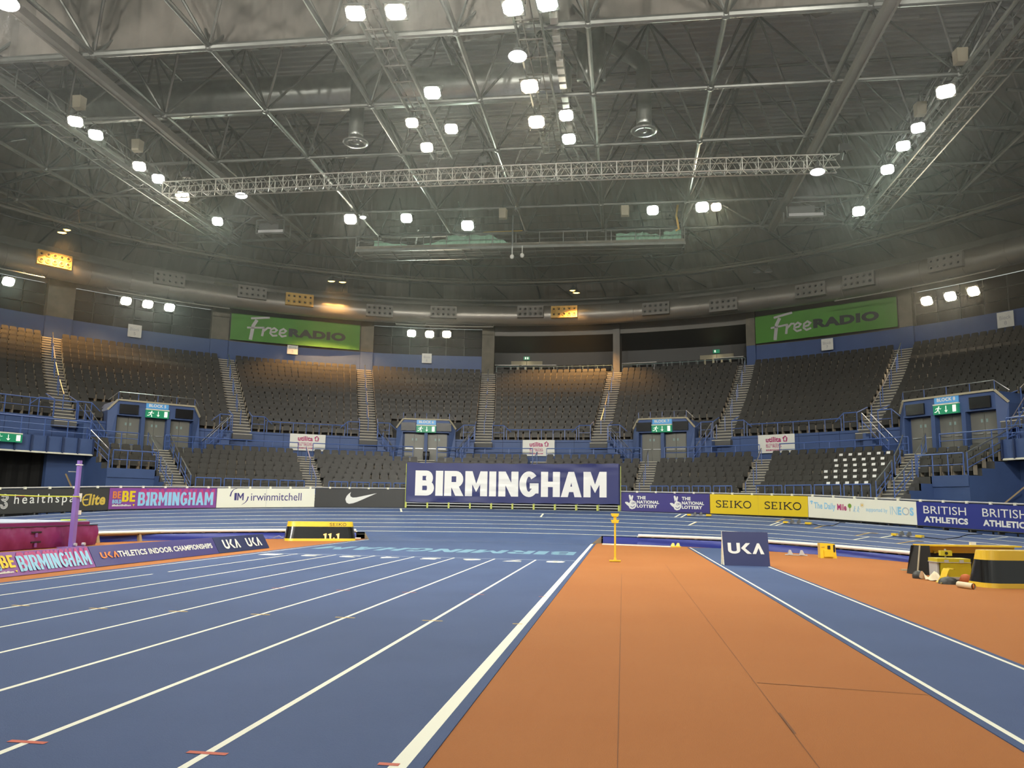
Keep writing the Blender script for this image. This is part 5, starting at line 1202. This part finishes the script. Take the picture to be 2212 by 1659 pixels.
# leaning side boards along the sprint straight
def side_board(y0, y1, m, lab):
    t = thing('side_board', lab, 'advertising board', (-12.05, (y0+y1)/2, 0)); b = MB(); H_, L_ = .47, .27
    b.add([(-12.02, y0, .01), (-12.02, y1, .01), (-12.02-L_, y1, H_), (-12.02-L_, y0, H_)], [(0, 1, 2, 3)], m)
    b.add([(-12.06, y0, .01), (-12.06, y1, .01), (-12.04-L_, y1, H_), (-12.04-L_, y0, H_)], [(3, 2, 1, 0)], m)
    b.quad((-12.02-L_, y0, H_), (-12.02-L_, y1, H_), (-12.04-L_, y1, H_), (-12.04-L_, y0, H_), m)
    for yy in (y0, y1): b.add([(-12.02, yy, .01), (-12.02-L_, yy, H_), (-12.02-L_-.22, yy, .01)], [(0, 1, 2)], m)
    b.quad((-12.26-L_, y0, .01), (-12.26-L_, y1, .01), (-12.04-L_, y1, H_), (-12.04-L_, y0, H_), M['black']); b.build('panel', t)
    d = Draw(plane_fn((-12.02, y0, .01), (0, 1, 0), (-L_, 0, H_-.01))); return t, d, y1-y0, hypot(L_, H_-.01)
for y0, y1, w in ((11.3, 14.38, 'first'), (14.42, 17.58, 'second')):
    t, d, w_, h_ = side_board(y0, y1, M['purple'], 'leaning pink and purple floor board reading BE BIRMINGHAM at left edge, %s from camera' % w)
    be_birmingham(d, lambda q, w_=w_: q*w_, .0, h_); d.build(t)
t, d, w_, h_ = side_board(17.6, 23.38, M['violet'], 'leaning indigo floor board reading UK ATHLETICS INDOOR CHAMPIONSHIPS beside lanes')
w_, h_ = 5.78, h_; uka(d, .30, .98, h_*.36, h_*.66, M['orl'], .045); d.text('THLETICS INDOOR CHAMPIONSHIPS', .98, 5.55, h_*.36, h_*.66, M['white'], .032); d.build(t)
t, d, w_, h_ = side_board(23.4, 26.9, M['navy'], 'leaning navy floor board with two UKA emblems at the far end of the side boards')
uka(d, .45, 1.50, h_*.22, h_*.80, M['white'], .085); uka(d, 2.0, 3.05, h_*.22, h_*.80, M['white'], .085); d.build(t)
# trackside clocks with rounded, tapered ends
def clock_shell(cx, cy, ya, L_, Dp, Ht, label, open_back=False, digits=False, zcut=None):
    t = thing('track_clock', label, 'clock', (cx, cy, 0)); ex = Matrix.Rotation(ya, 3, 'Z'); O = Vector((cx, cy, 0))
    def ringp(z):      # outline at height z: long body with rounded ends, tapering upward
        f = z/Ht; hl = L_/2*(1-.085*f); hd = Dp/2*(1-.35*f); pts = []; rc = min(.30, hd)
        for (sx, sy, a0) in ((1, -1, -90), (1, 1, 0), (-1, 1, 90), (-1, -1, 180)):
            for k in range(12): a = R(a0+90*k/11); pts.append(O+ex @ Vector((sx*(hl-rc)+rc*cos(a), sy*(hd-rc)+rc*sin(a), z)))
        return pts
    bands = ((.0, .10, 'yellow', 'base_band'), (.10, Ht*.74, 'gblack', 'display_band'), (Ht*.74, Ht, 'yellow', 'top_band'))
    for z0, z1, m_, nm in bands:
        lo, hi = ringp(z0), ringp(z1); n = len(lo); b = MB()
        rng = [i for i in range(n) if not (open_back and 23 <= (i) % n <= 23)]
        for i in rng: b.quad(lo[i], lo[(i+1) % n], hi[(i+1) % n], hi[i], M[m_])
        if nm == 'top_band': b.add(hi, [tuple(range(n))], M[m_])
        b.build(nm, t)
    return t, O, ex
t, O, ex = clock_shell(-12.65, 33.25, R(30), 2.95, .9, .79, 'yellow and black results clock showing 11.1 left of the sprint lanes')
d = Draw(plane_fn(O+ex @ Vector((-1.475, -.452, 0)), ex @ Vector((1, 0, 0)), ex @ Vector((0, .155/.79, 1))))
seiko(d, 1.80, 2.50, .63, .75, M['black'], .016)
for x in (1.60, 1.80, 2.13): d.stroke([(x-.05, .255), (x+.03, .30), (x+.03, .09)], .05, M['led'])
d.disc(1.98, .12, .025, M['led']); d.build(t, 'display_lettering')
t, O, ex = clock_shell(9.02, 19.62, R(14), 2.95, .9, .78, 'yellow and black results clock at the right edge, nearer one of the pair')
d = Draw(plane_fn(O+ex @ Vector((-1.475, -.452, 0)), ex @ Vector((1, 0, 0)), ex @ Vector((0, .155/.78, 1)))); seiko(d, 1.80, 2.50, .63, .75, M['black'], .016); d.build(t, 'display_lettering')
# second clock, standing with its hollow back towards the camera
ya = R(10); C0 = hit(1983, 1242, z=0); ex = Matrix.Rotation(ya, 3, 'Z'); L_ = 2.95
t = thing('track_clock', 'opened clock casing behind the right results clock, hollow black back showing', 'clock', C0); g = lambda x, y, z: C0+ex @ Vector((x, y, z))
b = MB(); b.hexa([g(0, 0, 0), g(.40, 0, 0), g(.40, .06, 0), g(0, .55, 0)], [g(.16, .1, .73), g(.40, .1, .73), g(.40, .14, .73), g(.16, .45, .73)], M['black']); b.bar(g(-.02, -.01, 0), g(.14, .09, .74), .03, .03, M['beige']); b.build('end_panel', t)
b = MB(); b.quad(g(0, .55, 0), g(L_, .55, 0), g(L_-.1, .45, .73), g(.1, .45, .73), M['black']); b.quad(g(.3, .05, .01), g(L_, .05, .01), g(L_, .6, .01), g(.3, .6, .01), M['black']); b.build('front_inside', t)
b = MB(); b.hexa([g(.16, .12, .72), g(L_-.1, .12, .72), g(L_-.1, .46, .72), g(.16, .46, .72)], [g(.16, .12, .76), g(L_-.1, .12, .76), g(L_-.1, .46, .76), g(.16, .46, .76)], M['yellow']); b.quad(g(.42, .44, .54), g(L_-.1, .44, .54), g(L_-.1, .42, .74), g(.42, .42, .74), M['yellow']); b.build('top_beam', t)
b = MB(); b.box(g(1.60, .2, .80), (.14, .08, .07), M['white'], ya); b.build('sensor', t); b = MB(); b.box(g(.7, .40, .56), (.06, .03, .06), M['case'], ya); b.build('latch', t)
c = hit(2065, 1254, z=0); t = thing('equipment_case', 'yellow and silver equipment case by the opened clock casing', 'case', c); b = MB(); b.box(c+Vector((0, .2, .25)), (.70, .40, .34), M['case'], .12); b.build('case_body', t); b = MB(); b.box(c+Vector((-.05, .2, .46)), (.78, .44, .09), M['case'], .12); b.box(c+Vector((-.05, .2, .415)), (.80, .45, .015), M['silver'], .12); lid = b.build('lid', t)
for dx in (-.2, .15): b = MB(); b.box(c+Vector((dx, -.02+dx*.1, .44)), (.10, .02, .07), M['silver'], .12); b.build('latch', lid)
b = MB(); b.box(c+Vector((-.40, .2, .2)), (.04, .4, .4), M['silver'], .12); b.box(c+Vector((0, .0, .05)), (.75, .06, .06), M['silver'], .12); b.build('trolley_frame', t)
c2 = c+Vector((-.14, .16, .62)); b = MB(); b.box(c2, (.26, .12, .12), M['case']); b.bar(c2-Vector((0, 0, .115)), c2+Vector((0, 0, .10)), .03, .03, M['silver']); b.lathe(c2+Vector((0, -.07, 0)), [(.035, -.01), (.035, .01), (0, .01)], M['black'], 10, Matrix.Rotation(R(90), 3, 'X')); tag(b.build('timing_camera'), 'small yellow device on a post standing on the equipment case', 'camera')
# crumpled cloth covers
def fold(pts, w, h, m, name, lab, cat='cloth'):
    b = MB(); rows = []
    for k in range(9):
        q = k/8; rows.append([Vector(p)+Vector((.0, (q-.5)*w, 0))+Vector((0, 0, h*sin(q*pi)*(.6+.4*sin(i*1.1+2))+.02+.012*sin(i*2+k))) for i, p in enumerate(pts)])
    b.grid(rows, m); tag(b.build(name, smooth=True), lab, cat)
a, e = hit(1992, 1252, z=0), hit(2048, 1258, z=0); fold([a.lerp(e, k/10) for k in range(11)], .42, .20, M['beigeroll'], 'cloth_cover', 'crumpled cream cloth left of the yellow case')
a, e = hit(2034, 1262, z=0), hit(2066, 1258, z=0); b = MB(); n = 16
b.grid([[a.lerp(e, k/n)+Vector((0, j*.12, .02+.30*max(0, sin((k/n)*2.6-.4))+.02*sin(k*.9))) for k in range(n+1)] for j in range(4)], M['yellow']); tag(b.build('cloth_cover', smooth=True), 'yellow cloth fold lying in front of the yellow case', 'cloth')
c = hit(2052, 1262, z=0); b = MB(); b.lathe(c+Vector((0, .08, 0)), [(.21, 0), (.20, .06), (.15, .12), (.06, .15), (0, .155)], M['char'], 16); tag(b.build('cloth_bundle', smooth=True), 'dark cloth bundle under the yellow cloth fold', 'cloth')
c = hit(1987, 1250, z=0); b = MB(); b.lathe(c+Vector((0, .06, 0)), [(.14, 0), (.15, .07), (.11, .15), (.05, .18), (0, .185)], M['char'], 14); tag(b.build('cloth_bundle', smooth=True), 'dark cloth bundle at the foot of the opened clock casing', 'cloth')
a, e = hit(2070, 1262, z=.07), hit(2103, 1267, z=.06); b = MB(); b.tube([a+Vector((0, 0, .0)), e], .065, M['beigeroll'], 12, cap=False); b.tube([e-Vector((.02, 0, 0)), e+Vector((.003, -.003, 0))], .048, M['orl'], 12); tag(b.build('cloth_roll', smooth=True), 'rolled cream cloth ending at the nearer right clock', 'roll')
c = hit(2098, 1250, z=.12)+Vector((0, .3, 0)); b = MB(); b.lathe(c-Vector((0, 0, .12)), [(.12, 0), (.13, .08), (.09, .17), (.05, .19), (0, .2)], M['orangec'], 28); tag(b.build('cloth_bundle', smooth=True), 'orange red cloth bundle beside the nearer right clock', 'cloth')
# UKA trestle board on the runway
t = thing('trestle_board', 'navy trestle board with white UKA emblem standing on the blue runway', 'board', (3.42, 24.1, 0)); X0, X1, YY, HH = 2.83, 4.08, 23.98, .95
b = MB(); b.hexa([(X0, YY, .01), (X1, YY-.03, .01), (X1, YY, .01), (X0, YY+.03, .01)], [(X0-.04, YY+.13, HH), (X1-.03, YY+.10, HH), (X1-.03, YY+.13, HH), (X0-.04, YY+.16, HH)], M['navy']); b.build('front_panel', t)
b = MB(); b.hexa([(X0-.05, YY+.34, .01), (X1-.05, YY+.34, .01), (X1-.05, YY+.37, .01), (X0-.05, YY+.37, .01)], [(X0-.04, YY+.15, HH), (X1-.03, YY+.12, HH), (X1-.03, YY+.15, HH), (X0-.04, YY+.18, HH)], M['offwhite']); b.build('rear_panel', t)
b = MB(); b.hexa([(X0-.012, YY, .01), (X0, YY, .01), (X0, YY+.33, .01), (X0-.012, YY+.33, .01)], [(X0-.05, YY+.12, HH), (X0-.04, YY+.13, HH), (X0-.04, YY+.18, HH), (X0-.05, YY+.18, HH)], M['offwhite']); b.build('side_panel', t)
d = Draw(plane_fn((X0, YY, .01), (X1-X0, -.03, 0), (-.035, .13, HH))); uka(d, .13, 1.12, .33, .63, M['white'], .075); d.build(t)
# yellow reflector stand on the orange lane
sx_, sy_ = -.24, 24.45; t = thing('reflector_stand', 'tall yellow reflector stand on the orange lane', 'stand', (sx_, sy_, 0))
b = MB(); b.box((sx_, sy_, .03), (.33, .22, .035), M['yellow']); b.build('base', t); b = MB(); b.box((sx_, sy_, .62), (.055, .04, 1.2), M['yellow']); b.lathe((sx_, sy_, .05), [(.045, 0), (.03, .08)], M['yellow'], 8); b.build('post', t)
b = MB(); b.box((sx_, sy_, 1.24), (.09, .05, .14), M['yellow']); b.build('neck', t)
for z in (1.115, 1.305):
    b = MB(); b.hexa([(sx_-.09, sy_-.05, z), (sx_+.09, sy_-.05, z), (sx_+.09, sy_+.05, z), (sx_-.09, sy_+.05, z)], [(sx_-.125, sy_-.05, z+.095), (sx_+.125, sy_-.05, z+.095), (sx_+.125, sy_+.05, z+.095), (sx_-.125, sy_+.05, z+.095)], M['yellow']); b.build('head', t)
# yellow power box, starting blocks
c = hit(1790, 1206, z=0); t = thing('power_box', 'yellow box with dark sockets against the tarpaulin, right of the trestle board', 'box', c)
b = MB(); b.hexa([c+Vector(v) for v in ((-.26, 0, 0), (.27, 0, 0), (.27, .35, 0), (-.26, .35, 0))], [c+Vector(v) for v in ((-.27, 0, .50), (.22, 0, .48), (.22, .35, .48), (-.27, .35, .50))], M['yellow']); cs = b.build('casing', t)
b = MB(); b.box(c+Vector((.02, -.01, .36)), (.09, .02, .12), M['black']); b.box(c+Vector((.19, -.01, .33)), (.06, .02, .24), M['black']); b.box(c+Vector((-.17, -.01, .38)), (.1, .03, .03), M['gold']); b.build('sockets', cs); b = MB(); b.box(c+Vector((.0, -.03, .16)), (.30, .07, .22), M['yellow']); b.build('drawer', t)
c = hit(1720, 1200, z=0); t = thing('starting_block', 'small grey starting block on the orange floor beside the tarpaulin', 'starting block', c); b = MB(); b.box(c+Vector((0, 0, .02)), (.75, .10, .03), M['silver'], -.25); b.build('rail', t)
for dx in (-.18, .2): b = MB(); q = c+Vector((dx, -.25*dx, .0)); b.hexa([q+Vector(v) for v in ((-.10, -.07, .02), (.08, -.07, .02), (.08, .07, .02), (-.10, .07, .02))], [q+Vector(v) for v in ((-.05, -.06, .19), (.0, -.06, .19), (.0, .06, .19), (-.05, .06, .19))], M['silver']); b.build('foot_pad', t)
for px, w in ((1453, 'left'), (1464, 'right')):
    c = hit(px, 1182, z=0); b = MB(); b.hexa([c+Vector(v) for v in ((-.11, -.1, 0), (.1, -.1, 0), (.1, .1, 0), (-.11, .1, 0))], [c+Vector(v) for v in ((-.02, -.04, .17), (.06, -.04, .17), (.06, .04, .17), (-.02, .04, .17))], M['yellow']); b.box(c+Vector((0, 0, .02)), (.26, .22, .04), M['yellow']); tag(b.build('floor_foot'), 'small yellow floor foot, %s of two at the end of the orange lane' % w, 'foot')
c = hit(1976, 1233, z=0); b = MB(); b.box(c+Vector((-.1, .0, .02)), (.5, .12, .04), M['beige'], .1); tag(b.build('loose_plank'), 'short pale plank lying left of the opened clock casing', 'plank')
# three sets of blocks on the banked bend
for px0, py0, px1, py1, lab in ((1485, 1112, 1537, 1113, 'starting block on the banked bend below the indigo board'), (1693, 1128, 1753, 1131, 'starting block on the banked bend below the yellow board'), (1928, 1155, 1994, 1160, 'starting block on the banked bend below the royal blue board')):
    pts = []
    for q in range(5): r, a = track_hit(lerp(px0, px1, q/4), lerp(py0, py1, q/4)+3); pts.append(Q(r, a, trackz(r, a)+.04))
    t = thing('starting_block', 'yellow ended grey '+lab, 'starting block', pts[2]); b = MB(); b.bar(pts[0], pts[4], .09, .04, M['silver']); rl_ = b.build('rail', t)
    for i, j in ((0, 1), (3, 4)): b = MB(); q = pts[i].lerp(pts[j], .15 if i else .0); e = pts[i].lerp(pts[j], 1 if i else .6); b.bar(q+Vector((0, 0, .03)), e+Vector((0, 0, .03)), .16, .09, M['yellow']); b.build('end_cap', rl_)
    for q in (.33, .58):
        c = pts[0].lerp(pts[4], q); b = MB(); b.hexa([c+Vector(v) for v in ((-.12, -.08, .02), (.06, -.08, .02), (.06, .08, .02), (-.12, .08, .02))], [c+Vector(v) for v in ((-.03, -.07, .17), (.02, -.07, .17), (.02, .07, .17), (-.03, .07, .17))], M['mesh']); b.build('foot_pad', t)
for L_, lab in (([(1752, 1132), (1775, 1137), (1800, 1136), (1815, 1128), (1826, 1124)], 'thin black cable trailing from the middle starting block'), ([(1994, 1161), (2040, 1166), (2070, 1162), (2090, 1156), (2122, 1149)], 'thin black cable trailing from the nearest starting block')):
    pts = []
    for p in L_: r, a = track_hit(*p); pts.append(Q(r, a, trackz(r, a)+.02))
    b = MB(); b.tube(pts, .014, M['cable'], 5); tag(b.build('cable', smooth=True), lab, 'cable')
pts = [hit(587, 1163, z=.02), hit(594, 1160, z=.10), hit(603, 1157, z=.14), hit(609, 1161, z=.08), hit(614, 1160, z=.06)]; b = MB(); b.tube(pts, .012, M['silver'], 5); tag(b.build('cable', smooth=True), 'thin grey cable looping into the left end of the left clock', 'cable')

# added scatter volume that imitates lens veil and lamp bloom under the roof
hm = bpy.data.materials.new('glare_haze'); hm.use_nodes = True; nt = hm.node_tree; nt.nodes.remove(nt.nodes['Principled BSDF'])
vs_ = nt.nodes.new('ShaderNodeVolumeScatter'); vs_.inputs['Density'].default_value = .0024; vs_.inputs['Anisotropy'].default_value = .55; vs_.inputs['Color'].default_value = (.95, 1, .97, 1)
nt.links.new(vs_.outputs[0], nt.nodes['Material Output'].inputs['Volume'])
b = MB(); b.box((-7, 24, 18.4), (104, 76, 14.4), hm); o = b.build('added_haze'); tag(o, 'thin haze hanging in the air of the hall', 'haze', kind='stuff')
S.cycles.volume_max_steps = 64
